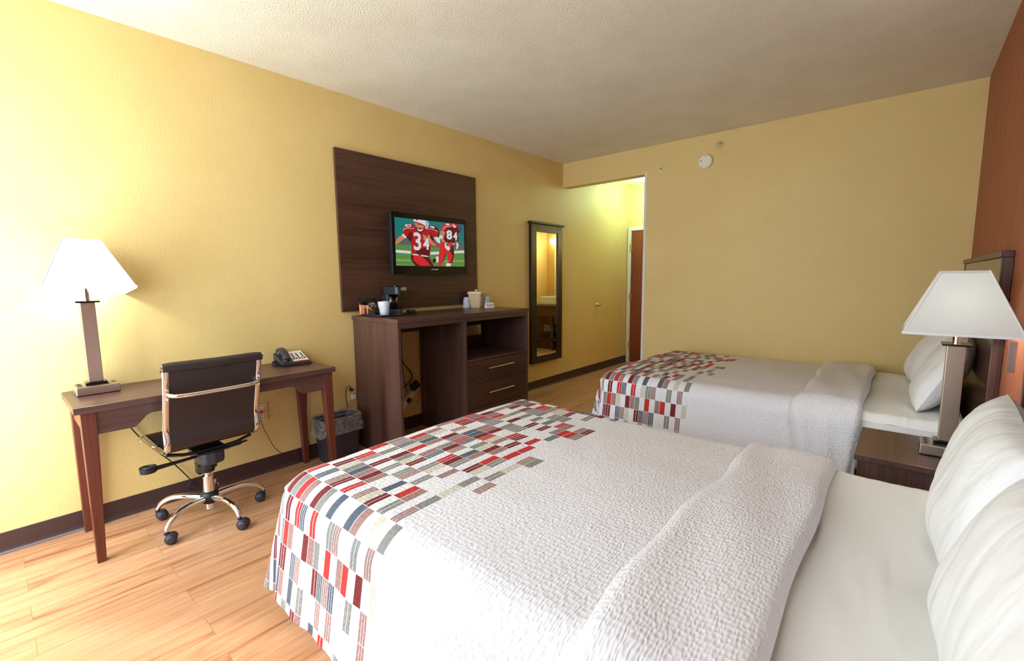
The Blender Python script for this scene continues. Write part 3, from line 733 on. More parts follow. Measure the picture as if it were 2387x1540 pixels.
# cables in the open bay
def cord(name, path, label, r=.0035, cat='cable', m='cord', it=2):
    o = MB().tube(smooth_path(path, it), r, 8).build(name, m); return tag(o, label, cat)
cord('power_cable', [(.03, 2.262, .95), (.03, 2.293, .888), (.03, 2.292, .70), (.03, 2.300, .60), (.03, 2.384, .518), (.03, 2.405, .457), (.03, 2.343, .41), (.03, 2.275, .375)], 'thick black cable looping down inside the open bay of the cabinet', .0050)
cord('charger_cable', [(.025, 2.262, .93), (.025, 2.290, .70), (.025, 2.300, .55), (.025, 2.32, .42), (.03, 2.335, .34)], 'thin straight black cable hanging inside the open bay of the cabinet', .0030)
t = thing('power_strip', (.05, 2.34, .30), 'white power strip hanging tilted inside the open cabinet bay', 'power strip')
mt = Matrix.Rotation(R(45), 4, 'X')
MB().box(-.018, .018, -.12, .12, -.024, .024, m=mt).build('strip_body', 'ivory', t, .004)
MB().box(.018, .040, -.05, -.01, -.018, .018, m=mt).build('plug', 'black', t, .004)
MB().tube([mt @ Vector((0, -.12, 0)), mt @ Vector((0, -.16, 0)), (0, -.06, -.17), (0, .0, -.24)], .003, 8).build('strip_cord', 'cord', t)
o = MB().box(-.022, .022, -.038, .038, -.028, .028, m=Matrix.Rotation(R(30), 4, 'X')).tube(smooth_path([(0, .03, -.01), (0, .062, -.06), (0, .03, -.14), (0, -.01, -.2)], 2), .0016, 6).build('power_adapter', 'black', bevel=.005)
o.location = (.105, 2.365, .405); tag(o, 'black power adapter plugged in above the white power strip', 'adapter')

# ------------------------------------------------------------------ coffee things on the cabinet
ZC = CZ
t = thing('serving_tray', (.205, 2.065, ZC), 'black serving tray with raised edges on the cabinet top', 'tray', rz=R(-2))
B('tray_base', 'black', (-.135, .165, -.165, .150, 0, .006), t, .002)
MB().box(-.135, .165, -.165, -.160, .006, .020).box(-.135, .165, .145, .150, .006, .012).box(-.135, -.130, -.16, .145, .006, .02).box(.160, .165, -.16, .145, .006, .016).build('tray_rim', 'black', t, .001)
MB().prism([(-.130, .006), (.05, .006), (.05, .030), (-.05, .060), (-.130, .060)], 1, -.160, -.152).prism([(-.130, .006), (.05, .006), (.05, .030), (-.130, .055)], 1, -.075, -.069).box(.045, .050, -.152, -.069, .006, .030).build('tray_compartment', 'black', t, .001)
t = thing('coffee_maker', (.115, 2.170, ZC+.006), 'black single cup coffee maker on the cabinet beside the tray', 'coffee maker', rz=R(12))
def rrect(x0, x1, y0, y1, r, n=5):
    P = []
    for cx, cy, a0 in ((x1-r, y0+r, -PI/2), (x1-r, y1-r, 0), (x0+r, y1-r, PI/2), (x0+r, y0+r, PI)):
        for i in range(n+1): a = a0+PI/2*i/n; P.append((cx+r*math.cos(a), cy+r*math.sin(a)))
    return P
MB().prism(rrect(-.085, .115, -.055, .055, .045, 8), 2, .152, .214).build('brew_head', 'black', t, .004)
MB().prism(rrect(-.085, .0, -.055, .055, .02, 4), 2, .03, .152).build('water_column', 'black', t, .003)
MB().prism(rrect(-.085, .115, -.055, .055, .045, 8), 2, 0, .034).build('machine_base', 'charcoal', t, .003)
MB().prism(rrect(-.060, .080, -.04, .04, .035, 8), 2, .214, .222).build('lid', 'blackgloss', t, .002)
MB().grid(12, 2, lambda i, j: (-.004+.046*math.sin(PI*i/11)*.8, -.046*math.cos(PI*i/11), .034+.118*j)).build('splash_guard', 'steel_dark', t, solid=.002)
b_ = MB().box(.1155, .1170, -.030, .030, .185, .208).build('badge', 'nickel2', t)
text('badge_text', 'CAFE', .014, (.1175, .004, .196), FACE_X, 'black', b_); MB().box(.1170, .1174, -.028, -.020, .188, .205).build('badge_mark', 'redink', b_)
b_ = MB().box(.1155, .1170, -.022, .022, .006, .030).build('switch_plate', 'nickel2', t)
MB().box(.117, .119, -.012, .012, .011, .026).build('rocker_switch', 'red', b_, .001)
MB().prism([(.085, .138), (.114, .138), (.114, .152), (.085, .152)], 1, -.03, .03).build('spout', 'blackgloss', t)
o = MB().lathe([(.014, .002), (.030, .004), (.037, .012), (.035, .022), (.020, .026)], (0, 0, 0), 20).tube([(0, -.025, .016), (0, -.075, .014)], [.010, .008], 10).build('brew_basket', 'black')
o.location = (.16, 2.315, ZC); o.rotation_euler.z = R(-10); tag(o, 'black oval brew basket handle lying right of the coffee maker', 'coffee basket')
# coffee packets standing in the tray
def packet(loc, rz, label, w=.085, h=.125, tag_text=True, stripes=2):
    t = thing('coffee_packet', loc, label, 'coffee packet', 'coffee packets in the tray', rz)
    def fn(i, j, sgn):
        u, v = i/12, j/14
        bulge = .012*math.sin(PI*u)**.7*math.sin(PI*v)**.6
        return (sgn*bulge+.004*math.sin(7*u+3*v)*v, (u-.5)*w*(1-.04*math.sin(PI*v)), v*h+.003*math.sin(9*u)*v)
    m_ = MB()
    nn = len(m_.f)
    m_.grid(13, 15, lambda i, j: fn(i, j, 1)); m_.grid(13, 15, lambda i, j: fn(12-i, j, -1))
    for f_i, f in enumerate(m_.f):
        cv = sum((Vector(m_.v[k]) for k in f), Vector())/len(f)
        v = cv.z/h; u = cv.y/w
        m_.mi[f_i] = 0 if v > .55-.35*abs(u)*0 and v > .5+.1*u else (2 if (abs(u-.2+v*.3) < .06 or abs(u+.32-v*.1) < .05) else 1)
    b_ = m_.build('packet_body', ['blackgloss', 'orange', 'bluefoil'], t)
    if tag_text:
        MB().lathe([(.027, 0), (.027, .0012)], (0, 0, 0), 24, axis=0).build('round_logo', 'black', t).location = (.0135, 0, h*.60)
        text('packet_text', 'CAFE', .021, (.0155, 0, h*.64), FACE_X, 'whiteink', t, sx=1.05); text('packet_text', 'VALET', .011, (.0155, 0, h*.50), FACE_X, 'whiteink', t)
    t.rotation_euler = (0, R(-10), rz)
    return t
packet((.165, 1.940, ZC+.012), R(0), 'front coffee packet reading CAFE, upright in the black tray')
packet((.110, 1.915, ZC+.012), R(-14), 'coffee packet leaning behind the front one, at the left corner of the tray', tag_text=False)
packet((.120, 1.985, ZC+.012), R(12), 'coffee packet half hidden behind the wrapped cup', tag_text=False)
o = B('sweetener_box', 'blackgloss', (-.02, .02, -.022, .022, 0, .062), bevel=.003); o.location = (.235, 1.930, ZC+.0065); tag(o, 'small black packet below the CAFE coffee packets', 'packet')
def wrapped_cup(loc, r0, r1, h, label, group, dark=False):
    t = thing('wrapped_cup', loc, label, 'cup', group)
    MB().lathe([(r0, 0), (r0*1.02, .004), (r1, h-.004), (r1*.96, h)], n=24).build('cup_body', 'cup' if not dark else 'paper', t)
    def fn(i, j):
        a = 2*PI*j/36; k = i/10
        r = (r0+(r1-r0)*k)*1.06+.0022*noise.noise(Vector((math.cos(a)*3, math.sin(a)*3, k*5+loc[1])))+.002
        if i == 10: r *= .55
        return (r*math.cos(a), r*math.sin(a), h*k*1.02+.001+(.004*math.sin(3*a) if i == 9 else 0))
    MB().grid(11, 36, fn, wrapv=True).build('plastic_wrap', 'wrap', t)
    return t
wrapped_cup((.255, 1.990, ZC+.0065), .033, .043, .105, 'upside down cup in clear wrap standing in the black tray', None)
t = thing('tray_card', (.285, 2.115, ZC+.0065), 'flat white and red card lying in the black tray', 'card', rz=R(15))
B('card_sheet', 'paper', (-.028, .030, -.035, .035, 0, .0012), t); B('card_print', 'redink', (-.012, .018, -.020, .024, .0012, .0016), t)
# ice bucket
t = thing('ice_bucket', (.125, 3.115, ZC), 'tan plastic ice bucket with lid and clear liner on the cabinet', 'ice bucket', rz=R(28))
def rr(w, z, r): return [(x, y, z) for x, y in rrect(-w, w, -w, w, r, 5)]
rg = [rr(.048, 0, .014), rr(.050, .004, .016), rr(.068, .128, .02), rr(.070, .130, .02)]
n_ = len(rg[0]); m_ = MB().grid(4, n_, lambda i, j: rg[i][j], wrapv=True, sm=False); m_.add(rg[0], [list(range(n_))[::-1]]); m_.add(rg[3], [list(range(n_))])
m_.build('bucket_body', 'tan', t, .002)
rg2 = [rr(.074, .130, .022), rr(.076, .132, .022), rr(.073, .152, .022), rr(.068, .156, .02)]
m_ = MB().grid(4, n_, lambda i, j: rg2[i][j], wrapv=True, sm=False); m_.add(rg2[0], [list(range(n_))[::-1]]); m_.add(rg2[3], [list(range(n_))])
m_.build('bucket_lid', 'tan', t, .001)
MB().lathe([(.012, .156), (.012, .160), (.019, .164), (.020, .172), (.017, .175)], n=20).build('lid_knob', 'tan', t)
B('rim_tab', 'tan', (-.09, -.07, -.02, .02, .128, .132), t, .001)
m_ = MB(); m_.add([(.0765, -.040, .134), (.0765, .040, .134), (.073, .012, .098), (.071, .0, .088), (.073, -.012, .098)], [(0, 4, 3, 2, 1)])
m_.build('liner_corner', 'wrap', t, solid=.0015)
wrapped_cup((.075, 3.030, ZC), .036, .026, .100, 'wrapped plastic cup left of the tan ice bucket', 'wrapped cups beside the ice bucket')
wrapped_cup((.150, 3.232, ZC), .036, .026, .100, 'wrapped plastic cup right of the tan ice bucket', 'wrapped cups beside the ice bucket')
t = thing('tent_card', (.262, 3.152, ZC), 'white tent card with red script in front of the ice bucket', 'sign', rz=R(-12))
MB().prism([(-.018, 0), (0, .047), (.018, 0)], 1, -.046, .046).build('card_fold', 'paper', t)
text('red_script', 'Red Roof', .021, (.0108, 0, .027), (PI/2-.36, 0, PI/2), 'redink', t, ext=.0003, shear=.4)
B('small_print', 'greyink', (.0, .0006, -.03, .03, -.0008, .0008), t).location = (.0158, 0, .0095)

# ------------------------------------------------------------------ waste bin and liner
def waste_bin(loc, lx, ly, h, label, group, rz=0, labelw=True):
    t = thing('waste_bin', loc, label, 'waste bin', group, rz)
    def ring(k, z, g=0): return [(x, y, z) for x, y in rrect(-lx*k-g, lx*k+g, -ly*k-g, ly*k+g, .045*k+g, 6)]
    rgs = [ring(.80, 0), ring(.82, .01), ring(1, h), ring(1.03, h+.004), ring(1.0, h+.006), ring(.97, h-.004), ring(.80, .012)]
    n_ = len(rgs[0]); m_ = MB().grid(len(rgs), n_, lambda i, j: rgs[i][j], wrapv=True); m_.add(rgs[0], [list(range(n_))[::-1]]); m_.add(rgs[-1], [list(range(n_))])
    m_.build('bin_body', 'charcoal', t)
    def fl(i, j):
        k = i/14; x, y, _ = ring(1, 0)[j % n_]; L0 = Vector((x, y, 0))
        d_ = L0.normalized()
        if i <= 4: z = h-.03+.012*i; f = .93+.02*i; e = 0
        else: z = h+.02-(i-4)*.0125; f = 1.05; e = .012*noise.noise(Vector((x*22, y*22, i*.55)))+.004*(i-4)*.35
        if i == 14: z += .016*noise.noise(Vector((x*18, y*18, 3.3)))
        return (x*f+d_.x*e, y*f+d_.y*e, z+.006*noise.noise(Vector((x*30, y*30, i*.4))))
    MB().grid(15, n_, fl, wrapv=True).build('bin_liner', 'liner', t)
    return t
waste_bin((.140, 1.625, 0), .098, .155, .315, 'charcoal waste bin with a clear bag on the floor between desk and cabinet', None)

# ------------------------------------------------------------------ wall plates, plugs, cords
def plate(nm, loc, w, h, label, cat, facing='x', m='cream'):
    t = thing(nm, loc, label, cat)
    if facing == 'x': B('cover_plate', m, (0, .005, -w/2, w/2, -h/2, h/2), t, .002)
    else: B('cover_plate', m, (-w/2, w/2, -.005, 0, -h/2, h/2), t, .002)
    return t
def sockets(t, which=(0, 1)):
    for k, z in enumerate((-.021, .021)):
        s_ = MB().prism(rrect(-.016, .016, -.014, .014, .008, 4), 2, 0, .002).build('socket', 'ivory', t, xf=Matrix.Rotation(PI/2, 4, 'Y')); s_.location = (.005, 0, z)
        MB().box(.002, .0026, -.007, -.005, -.003, .005).box(.002, .0026, .005, .007, -.003, .005).build('socket_slot', 'black', s_)
t = plate('wall_outlet', (0, 1.158, .433), .074, .118, 'cream wall outlet with a red plug under the desk', 'outlet'); sockets(t)
B('red_plug', 'red', (.006, .026, -.020, .004, -.006, .010), t, .003)
t = plate('wall_outlet', (0, 1.835, .425), .074, .118, 'cream wall outlet between the desk and the cabinet', 'outlet'); sockets(t)
B('white_adapter', 'ivory', (.006, .030, -.016, .016, -.040, -.006), t, .003)
t = plate('blank_plate', (0, 3.440, 1.305), .075, .118, 'blank painted cover plate on the wall left of the tall mirror', 'cover plate', m='wall')
for z in (.04, -.04): MB().cyl((.005, 0, z), (.0062, 0, z), .003, n=8).build('screw', 'brass', t)
t = thing('plug_cord', (0, 0, 0), 'black plug and curved cord in the outlet beside the cabinet', 'cord')
MB().tube([(.006, 1.818, .462), (.03, 1.815, .462), (.045, 1.808, .466)], [.013, .014, .008], 12).build('plug', 'cord', t)
MB().tube(smooth_path([(.040, 1.810, .466), (.04, 1.795, .50), (.04, 1.768, .495), (.04, 1.752, .44), (.04, 1.766, .36), (.03, 1.757, .25), (.012, 1.80, .05)], 3), .0032, 8).build('cord', 'cord', t)
cord('lamp_cord', [(.02, .425, .59), (.02, .438, .566), (.02, .485, .461), (.02, .55, .358), (.02, .634, .253), (.02, .695, .151), (.02, .734, .082), (.022, .742, .044), (.024, .714, .040), (.022, .700, .076), (.02, .735, .105)], 'black lamp cord hanging down the wall left of the office chair', .0032)
cord('wall_cable', [(.03, 1.462, .70), (.02, 1.466, .60), (.02, 1.461, .45), (.02, 1.452, .35), (.02, 1.438, .207), (.02, 1.463, .118), (.02, 1.475, .09)], 'thin black telephone cord hanging down beside the waste bin', .0026)
cord('outlet_cord', [(.02, 1.150, .425), (.02, 1.139, .403), (.02, 1.157, .314), (.02, 1.188, .238), (.02, 1.217, .159), (.02, 1.272, .102), (.03, 1.358, .043), (.04, 1.40, .012)], 'thin black cord running from the outlet with the red plug to the floor', .0020)

# ------------------------------------------------------------------ tall mirror
t = thing('wall_mirror', (0, 0, 0), 'tall dark framed mirror hanging on the wall right of the cabinet', 'mirror')
MY0, MY1, MZ0, MZ1 = 4.085, 4.690, .320, 1.935
fx = .042; fwid = .092
m_ = MB()
m_.box(.0, fx, MY0, MY0+fwid, MZ0, MZ1).box(.0, fx, MY1-fwid, MY1, MZ0, MZ1).box(.0, fx, MY0+fwid, MY1-fwid, MZ0, MZ0+.085).box(.0, fx, MY0+fwid, MY1-fwid, MZ1-.085, MZ1)
m_.build('mirror_frame', 'espframe', t, .002)
B('mirror_cap', 'espframe', (0, fx+.022, MY0-.022, MY1+.022, MZ1, MZ1+.026), t, .005)
B('mirror_glass', 'mirror', (.020, .028, MY0+fwid-.005, MY1-fwid+.005, MZ0+.08, MZ1-.08), t)

# ------------------------------------------------------------------ far wall fittings
t = thing('smoke_detector', (1.700, YF, 2.443), 'round white smoke detector high on the far wall', 'smoke detector')
MB().lathe([(.066, 0), (.067, -.02), (.064, -.034), (.055, -.038)], n=40, axis=1).build('detector_body', 'ivory', t)
for x, z in ((.005, .045), (-.038, .008)): MB().lathe([(.005, -.0378), (.005, -.0392)], (x, 0, z), 10, axis=1).build('sensor_hole', 'black', t)
MB().tube([(.036*math.cos(a*PI/16), -.0385, -.008+.036*math.sin(a*PI/16)) for a in range(32)], .0012, 6, closed=True).build('cover_ring', 'cream', t)
t = thing('wall_sprinkler', (1.823, YF, 2.578), 'sidewall fire sprinkler with round yellow plate above the smoke detector', 'sprinkler')
MB().lathe([(.040, 0), (.040, -.004), (.024, -.008), (.020, -.002)], n=32, axis=1).build('escutcheon', 'wall', t)
MB().lathe([(.012, -.002), (.012, -.02), (.008, -.024), (.004, -.05)], n=16, axis=1).tube([(-.011, -.02, 0), (-.011, -.04, 0), (-.004, -.055, 0)], .002, 6).tube([(.011, -.02, 0), (.011, -.04, 0), (.004, -.055, 0)], .002, 6).lathe([(.014, -.055), (.014, -.057)], n=16, axis=1).build('sprinkler_head', 'chrome', t)
t = plate('sensor_plate', (1.240, YF, 2.438), .048, .082, 'small beige wall plate with grey square above the hall opening', 'wall plate', 'y')
B('sensor_window', 'steel', (-.010, .010, -.0062, -.005, .002, .024), t)
t = thing('hall_sprinkler', (.47, YF+T, 2.47), 'small fire sprinkler hanging behind the header of the hall opening', 'sprinkler')
MB().lathe([(.02, 0), (.02, .004), (.009, .008), (.009, .045), (.014, .047), (.014, .049)], n=16, axis=1).tube([(0, .03, 0), (.0, .045, -.03), (.01, .06, -.055), (.028, .066, -.068)], .0022, 6).build('sprinkler_head', 'nickel2', t)
t = thing('door_bumper', (0, 5.603, .941), 'round metal door bumper on the hall wall', 'door bumper')
MB().lathe([(.026, 0), (.026, .005), (.010, .010), (.010, .030), (.020, .036), (.022, .046), (.014, .052)], n=24, axis=0).build('bumper_body', 'nickel2', t)
t = thing('ceiling_light', (.53, 6.09, H_), 'glowing domed ceiling light in the entry hall', 'ceiling light')
MB().lathe([(.155, 0), (.16, -.018), (.155, -.022)][::-1], n=40).build('light_rim', 'nickel2', t)
MB().lathe([(.003, -.088), (.05, -.085), (.10, -.068), (.135, -.044), (.150, -.022)], n=40).build('dome', 'dome', t)
MB().lathe([(.006, -.104), (.010, -.096), (.006, -.088)], n=12).build('finial', 'nickel2', t)
l = light('hall_light', 'POINT', (.53, 6.09, H_-.19), 18, (.50, 1, .80), .09)

# ------------------------------------------------------------------ vanity seen in the mirror
t = thing('vanity_counter', (0, 0, 0), 'granite vanity counter with a shelf below, reflected in the tall mirror', 'vanity')
VY = 6.66
B('counter_slab', 'granite', (XO+.1, AX, VY, AY, .80, .835), t, .003)
B('counter_apron', 'wood_x', (XO+.1, AX, VY+.02, VY+.04, .62, .80), t)
B('lower_shelf', 'wood_x', (XO+.1, AX, VY+.05, AY-.02, .17, .21), t, .002)
for x in (1.62, 2.06): B('vanity_post', 'wood_z', (x, x+.05, VY+.05, VY+.10, 0, .62), t)
B('vanity_plinth', 'wood_x', (XO+.1, AX, VY+.12, VY+.14, 0, .17), t)
t = thing('vanity_sink', (1.66, 6.92, .835), 'white square sink basin on the granite counter, reflected in the mirror', 'sink')
m_ = MB(); m_.box(-.26, .26, -.20, .20, 0, .02).box(-.26, .26, -.20, -.18, .02, .14).box(-.26, .26, .18, .20, .02, .14).box(-.26, -.24, -.18, .18, .02, .14).box(.24, .26, -.18, .18, .02, .14)
m_.build('basin', 'porcelain', t, .008, 3)
MB().tube(smooth_path([(0, .15, .14), (0, .15, .26), (0, .10, .29), (0, .04, .25)], 2), .010, 10).build('faucet', 'chrome', t)
t = thing('vanity_mirror', (1.6, AY, 1.35), 'frameless mirror above the vanity sink, reflected in the tall mirror', 'mirror')
B('mirror_sheet', 'mirror', (-.40, .34, -.008, -.002, -.38, .52), t); B('mirror_backing', 'ivory', (-.402, .342, -.002, 0, -.382, .522), t)
t = thing('vanity_light', (1.72, AY, 2.0), 'glowing vanity light bar above the sink, reflected in the tall mirror', 'wall light')
MB().tube([(-.28, -.07, 0), (-.26, -.07, 0), (.24, -.07, 0), (.26, -.07, 0)], [.02, .05, .05, .02], 20).build('light_tube', 'tube', t)
B('light_backplate', 'nickel2', (-.2, .2, -.03, 0, -.04, .04), t)
light('vanity_lamp', 'AREA', (1.66, AY-.16, 2.0), 6, (1, .86, .34), .5, .1, aim=(0, -1, -.5))
waste_bin((1.74, 6.86, .21), .10, .13, .24, 'bagged waste bin on the vanity shelf, reflected in the tall mirror', None)

# ------------------------------------------------------------------ beds
ZT = .585
PC = dict(W=(230, 228, 233), D=(118, 30, 34), R=(192, 44, 42), P=(158, 122, 116), G=(138, 136, 132), B=(206, 200, 186), N=(84, 92, 106))
ROW = {
 1: 'PDGRPWDGWNWWNPWBWG', 2: 'gWdWrnWrWbgpWWgWp', 0: 'WrWnWpdWrWpBdWgWp', 3: 'WGRPBWDPGWRWPRWDWB', 4: 'WddWnpBWdnpnWWgWp',
 -1: 'rWdBGNPDPWWNWRPWG', -2: 'WWrpWdWgWgpWgWWWb', -3: 'DRWGWDGBdWgBWPWWGWp', -4: 'WGpnBRWPnWrDgWdBWgW', -5: 'dWRGNPWGDpWNPWRgWB', -6: 'RWPBWDGrnWGBDPWRWpG',
 5: 'RNPWNWgWWpWpWWWWpW', 6: 'WrWGWdPWNWrWWGWW'}
def patch(row, c):
    rnd = random.Random(row*977+c*31+5)
    if 0 <= c < len(ROW.get(row, '')): ch = ROW[row][c]
    elif c >= (len(ROW[row]) if row in ROW else 18): ch = 'W'
    else:
        pw = .36 if c < 12 else .48 if c < 16 else .62
        ch = 'W' if rnd.random() < pw else rnd.choice('DDRRPPPGGGBNNdrpgngdp')
    col = lin(*PC[ch.upper()])
    return (col[0], col[1], col[2], (1.0 if ch in 'npb' else .5) if ch.islower() else 0.0)
def cloth_pos(cx, cy, a, bs, rr_, seed, flare=.16):
    """a: overflow past the foot edge, bs: signed overflow past a side edge"""
    b_ = abs(bs); sy = -1 if bs < 0 else 1
    r = max(a, b_) if (a > 0 and b_ > 0) else (a if a > 0 else b_)
    if r <= 0: return Vector((cx, cy, ZT)), 0
    th = PI/2*(b_/(a+b_)) if (a > 0 or b_ > 0) else 0
    dx, dy = -math.cos(th), sy*math.sin(th)
    q = rr_*PI/2
    if r < q: out = rr_*math.sin(r/rr_); z = ZT-rr_*(1-math.cos(r/rr_))
    else: out = rr_+flare*(r-q); z = ZT-rr_-(r-q)*math.sqrt(1-flare*flare)
    k = max(0, min(1, (r-q*.6)/.4))
    # gentle hanging folds, stronger at the corners
    crn = 4*(th/(PI/2))*(1-th/(PI/2))
    s_ = cx*dy+cy*dx
    out += k*(.006*math.sin(s_*17+seed)+.003*math.sin(s_*41+seed*2))+k*crn*.030*math.sin(th*9+seed)
    return Vector((cx+dx*out, cy+dy*out, z)), r
def bumpz(x, y, seed): return .007*noise.noise(Vector((x*2.1, y*2.1, seed)))+.003*noise.noise(Vector((x*6, y*6, seed+4)))
def make_bed(loc_y0, loc_y1, head_x, seed, names):
    XF = 1.45; rr_ = .12
    xi = XF+rr_; y0i = loc_y0+rr_; y1i = loc_y1-rr_
    # bed with mattress and base
    t = thing('bed', (0, 0, 0), names['bed'], 'bed', 'two beds side by side')
    def pillowbox(x0, x1, y0, y1, z0, z1, r):
        m_ = MB(); nx, ny = 150, 60
        def pos(i, j, top):
            u = i/(nx-1); v = j/(ny-1); x = x0+(x1-x0)*u; y = y0+(y1-y0)*v
            ex = max(0, r-(x-x0), r-(x1-x))/r; ey = max(0, r-(y-y0), r-(y1-y))/r; e = min(1, math.hypot(ex, ey))
            z = z1-r*(1-math.sqrt(max(0, 1-e*e)))
            return (x, y, z+.006*noise.noise(Vector((x*7+y*2, y*2.5, seed)))+.004*abs(noise.noise(Vector((x*22+y*7, y*3, seed)))))
        m_.grid(nx, ny, lambda i, j: pos(i, j, 1))
        m_.box(x0, x1, y0, y1, z0, z1-r*.98)
        return m_
    pillowbox(XF+.04, head_x-.012, loc_y0+.035, loc_y1-.035, .24, ZT-.022, .045).build('mattress', 'sheet', t)
    B('bed_base', 'wood_x', (XF+.10, head_x-.02, loc_y0+.08, loc_y1-.08, 0, .24), t)
    # comforter: grid in cloth coordinates
    xh = 3.115 if names['near'] else 3.13
    hang = .525
    us = []; x = 1.50-PW*15
    while x < xi-hang: x += PW/2
    u_start = x
    while x < 2.26: us.append(x); x += PW/2
    while x < xh: us.append(x); x += .03
    us.append(xh)
    vs = []; w0 = y0i-.12-.0               # row 2 starts at overflow .12
    v = w0-PH*math.floor((hang-.12)/PH+.999)
    vmax = y1i+hang
    vmin = y0i-hang
    while v < vmax:
        if v >= vmin: vs.append(v)
        v += PH/6
    vs = [vmin]+vs+[vmax]
    c_ob = MB(); nu, nv = len(us), len(vs)
    P = []
    for u in us:
        for v in vs:
            a = max(0, xi-u); b_ = (v-y0i) if v < y0i else (v-y1i if v > y1i else 0)
            cx = max(u, xi); cy = min(max(v, y0i), y1i)
            p, r = cloth_pos(cx, cy, a, b_, rr_, seed)
            p.z += bumpz(u, v, seed)+.014*math.exp(-((v-(y0i+y1i)/2)/.55)**2)
            P.append(p)
    c_ob.add(P, [(i*nv+j, (i+1)*nv+j, (i+1)*nv+j+1, i*nv+j+1) for i in range(nu-1) for j in range(nv-1)], 0, True)
    co = c_ob.build('comforter', 'quilt'); me = co.data
    tag(co, names['comforter'], 'comforter', 'patchwork comforters')
    uvl = me.uv_layers.new(name='cloth'); ca = me.color_attributes.new(name='patch', type='FLOAT_COLOR', domain='CORNER')
    uvl = me.uv_layers['cloth']; ca = me.color_attributes['patch']
    fi = 0
    for i in range(nu-1):
        for j in range(nv-1):
            uc = (us[i]+us[i+1])/2; vc = (vs[j]+vs[j+1])/2
            c = math.floor((uc-1.50)/PW+1e-6); row = 2+math.floor((w0-vc)/PH+1e-6)
            col = patch(row, c) if uc < 2.25 else (*lin(*PC['W'])[:3], 0)
            pl = me.polygons[fi]; fi += 1
            for li, (a, b_) in zip(pl.loop_indices, ((us[i], vs[j]), (us[i+1], vs[j]), (us[i+1], vs[j+1]), (us[i], vs[j+1]))):
                uvl.data[li].uv = (a-1.50, b_-w0); ca.data[li].color = col
    q = co.modifiers.new('solid', 'SOLIDIFY'); q.thickness = .008; q.offset = -1
    # turned down edge: second layer near the head
    nu2, m2 = 26, MB(); P = []
    xa = xh-.315
    vs2 = [vmin+.01+(vmax-vmin-.02)*j/110 for j in range(111)]
    for i in range(nu2):
        f = i/(nu2-1)
        for v in vs2:
            b_ = (v-y0i) if v < y0i else (v-y1i if v > y1i else 0); cy = min(max(v, y0i), y1i)
            ab = abs(b_)
            wob = (.012*math.sin(v*5+seed)+.008*math.sin(v*13+seed)) 
            hangf = max(0, ab-.1)
            x = xa+wob*(1-f)+(.325-.03*(f < .01))*f+.005*math.sin(v*9)*f+hangf*(.06-.16*f)*(0 if names['near'] else 1)
            p, r = cloth_pos(max(x, xi), cy, 0, b_, rr_+.006, seed)
            th = .030*min(1, (f/.12))**.5*(1 if f < .90 else math.sqrt(max(0, 1-((f-.90)/.10)**2)))+.004*math.sin(9*f+v*7)
            if f > .99: th = -.012
            # push along the surface normal
            if ab <= 0: nrm = Vector((0, 0, 1))
            else:
                an = min(PI/2, ab/rr_); nrm = Vector((0, (-1 if b_ < 0 else 1)*math.sin(an), math.cos(an)))
            fold = .010*math.sin(x*60+v*8)*min(1, hangf*4)
            p += nrm*(th+.004+fold); p.z += bumpz(x, v, seed)+.014*math.exp(-((v-(y0i+y1i)/2)/.55)**2)
            P.append(p)
    n2 = len(vs2)
    m2.add(P, [(i*n2+j, (i+1)*n2+j, (i+1)*n2+j+1, i*n2+j+1) for i in range(nu2-1) for j in range(n2-1)], 0, True)
    cf = m2.build('turned_down_edge', 'quiltw', co)
    uvl = cf.data.uv_layers.new(name='cloth')
    for pl in cf.data.polygons:
        for li, vi in zip(pl.loop_indices, pl.vertices):
            i, j = divmod(vi, n2); uvl.data[li].uv = (.32*i/(nu2-1), vs2[j])
    return co
make_bed(3.09, 4.60, 3.58, 2.0, dict(near=False, bed='double bed with white sheets against the far yellow wall', comforter='red and grey patchwork comforter on the bed by the far wall'))
make_bed(.66, 2.19, 3.58, 5.0, dict(near=True, bed='double bed with white sheets nearest the viewer', comforter='red and grey patchwork comforter on the bed nearest the viewer'))

def pillow(loc, rot, w, h, d, seed, label, group):
    """w along local y, h along local z, thickness d along local x"""
    n = 40; m_ = MB()
    def fn(i, j, s_):
        u = -1+2*i/(n-1); v = -1+2*j/(n-1)
        e = max(0, (1-abs(u)**2.6))*max(0, (1-abs(v)**2.6))
        th = d/2*e**.5
        pin = 1-.07*(u*u*v*v)
        sx = 1-.05*(1-u*u)*v*v*0
        yy = u*w/2*(1-.06*(v*v)); zz = v*h/2*(1-.06*(u*u))
        yy += (.03 if abs(u) > .8 and abs(v) > .8 else 0)*0
        wr = .010*noise.noise(Vector((yy*6+seed, zz*6, s_*2)))+.007*noise.noise(Vector((yy*14, zz*5+seed, s_)))+.014*abs(noise.noise(Vector((yy*4+zz*9, seed, s_*3.)))) * (abs(u)**2+abs(v)**2)*.6
        return (s_*(th+wr*min(1, e*3)), yy, zz)
    m_.grid(n, n, lambda i, j: fn(i, j, -1)); m_.grid(n, n, lambda i, j: fn(n-1-i, j, 1))
    o = m_.build('pillow', 'pillow', sub=1); o.location = loc; o.rotation_euler = rot
    return tag(o, label, 'pillow', group)
pillow((3.468, 3.57, .775), (R(2), R(24), R(-3)), .64, .44, .18, 1.3, 'nearer white pillow propped on the bed by the far wall', 'pillows on the far bed')
pillow((3.445, 4.22, .775), (R(-2), R(26), R(4)), .64, .44, .18, 4.7, 'white pillow leaning behind, beside the far yellow wall', 'pillows on the far bed')
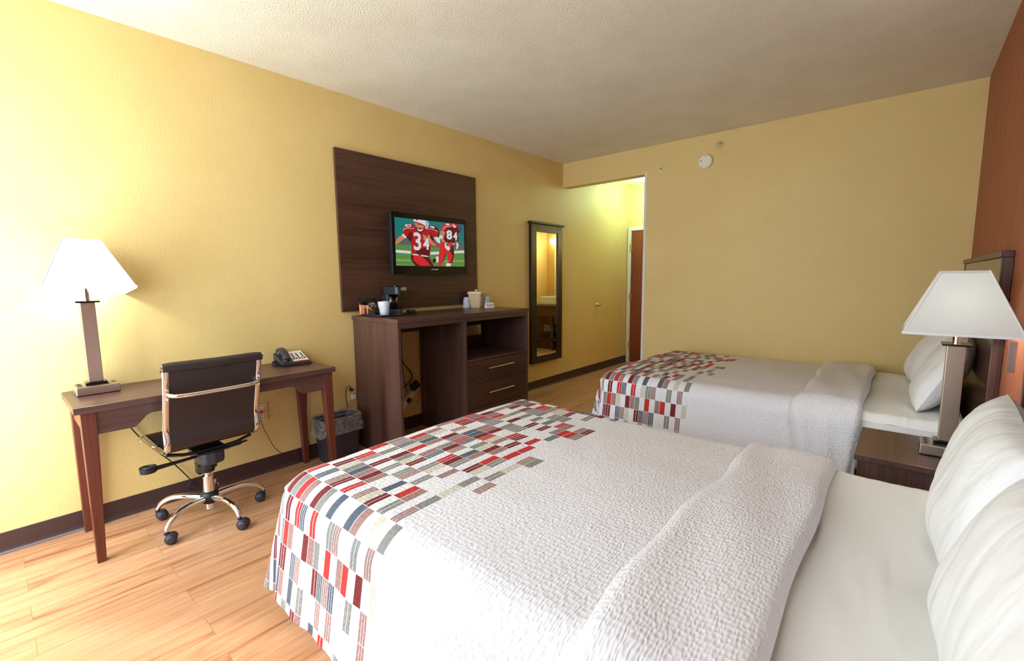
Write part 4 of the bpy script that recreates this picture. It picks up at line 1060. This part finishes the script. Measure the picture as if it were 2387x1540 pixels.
pillow((3.478, 1.77, .758), (R(2), R(16), R(-2)), .68, .40, .17, 8.1, 'white pillow at the back of the nearest bed, closest to the nightstand', 'pillows on the near bed')
pillow((3.472, 1.06, .750), (R(-2), R(17), R(2)), .68, .40, .17, 6.2, 'white pillow in the bottom right corner on the nearest bed', 'pillows on the near bed')

# ------------------------------------------------------------------ headboards
def headboard(y0, y1, label):
    t = thing('headboard', (0, (y0+y1)/2, 0), label, 'headboard', 'headboards on the brown wall')
    hy = (y1-y0)/2; x0, x1, z1 = 3.584, W_-.001, 1.425
    B('front_panel', 'headpanel', (x0+.004, x1, -hy+.02, hy-.02, .02, z1-.03), t, .001)
    for s_ in (-1, 1): B('side_stile', 'wood_z', (x0, x1, s_*hy-(.02 if s_ > 0 else 0), s_*hy+(0 if s_ > 0 else .02), 0, z1-.028), t, .002)
    B('top_cap', 'wood_y', (x0-.008, x1, -hy-.004, hy+.004, z1-.028, z1), t, .003)
    return t
headboard(2.905, 4.66, 'dark brown wood headboard behind the bed by the far wall')
headboard(.62, 2.165, 'dark brown wood headboard behind the nearest bed')
# nightstand
t = thing('nightstand', (3.395, 2.590, 0), 'brown wood nightstand between the two beds', 'nightstand')
B('nightstand_top', 'wood_y', (-.236, .222, -.232, .226, .545, .570), t, .002)
for y in (-.215, .193): B('side_panel', 'wood_z', (-.222, .20, y, y+.018, 0, .545), t, .001)
B('drawer', 'wood_y', (-.226, -.208, -.193, .190, .39, .535), t, .002)
B('shelf', 'wood_y', (-.205, .20, -.197, .193, .14, .158), t); B('back_panel', 'wood_y', (.20, .21, -.215, .21, .02, .545), t)
# wall bracket between the headboards
t = thing('wall_bracket', (W_, 2.66, 1.0), 'grey metal bracket on the red brown wall above the nightstand', 'bracket')
B('bracket_plate', 'steel', (-.004, 0, -.045, .03, -.062, .060), t, .0005); B('bracket_flange', 'steel', (-.022, -.004, -.045, -.041, -.062, .060), t, .0005)
for z in (-.04, 0, .04): MB().cyl((-.007, .01, z), (-.004, .01, z), .004, n=8).build('screw', 'chrome', t)
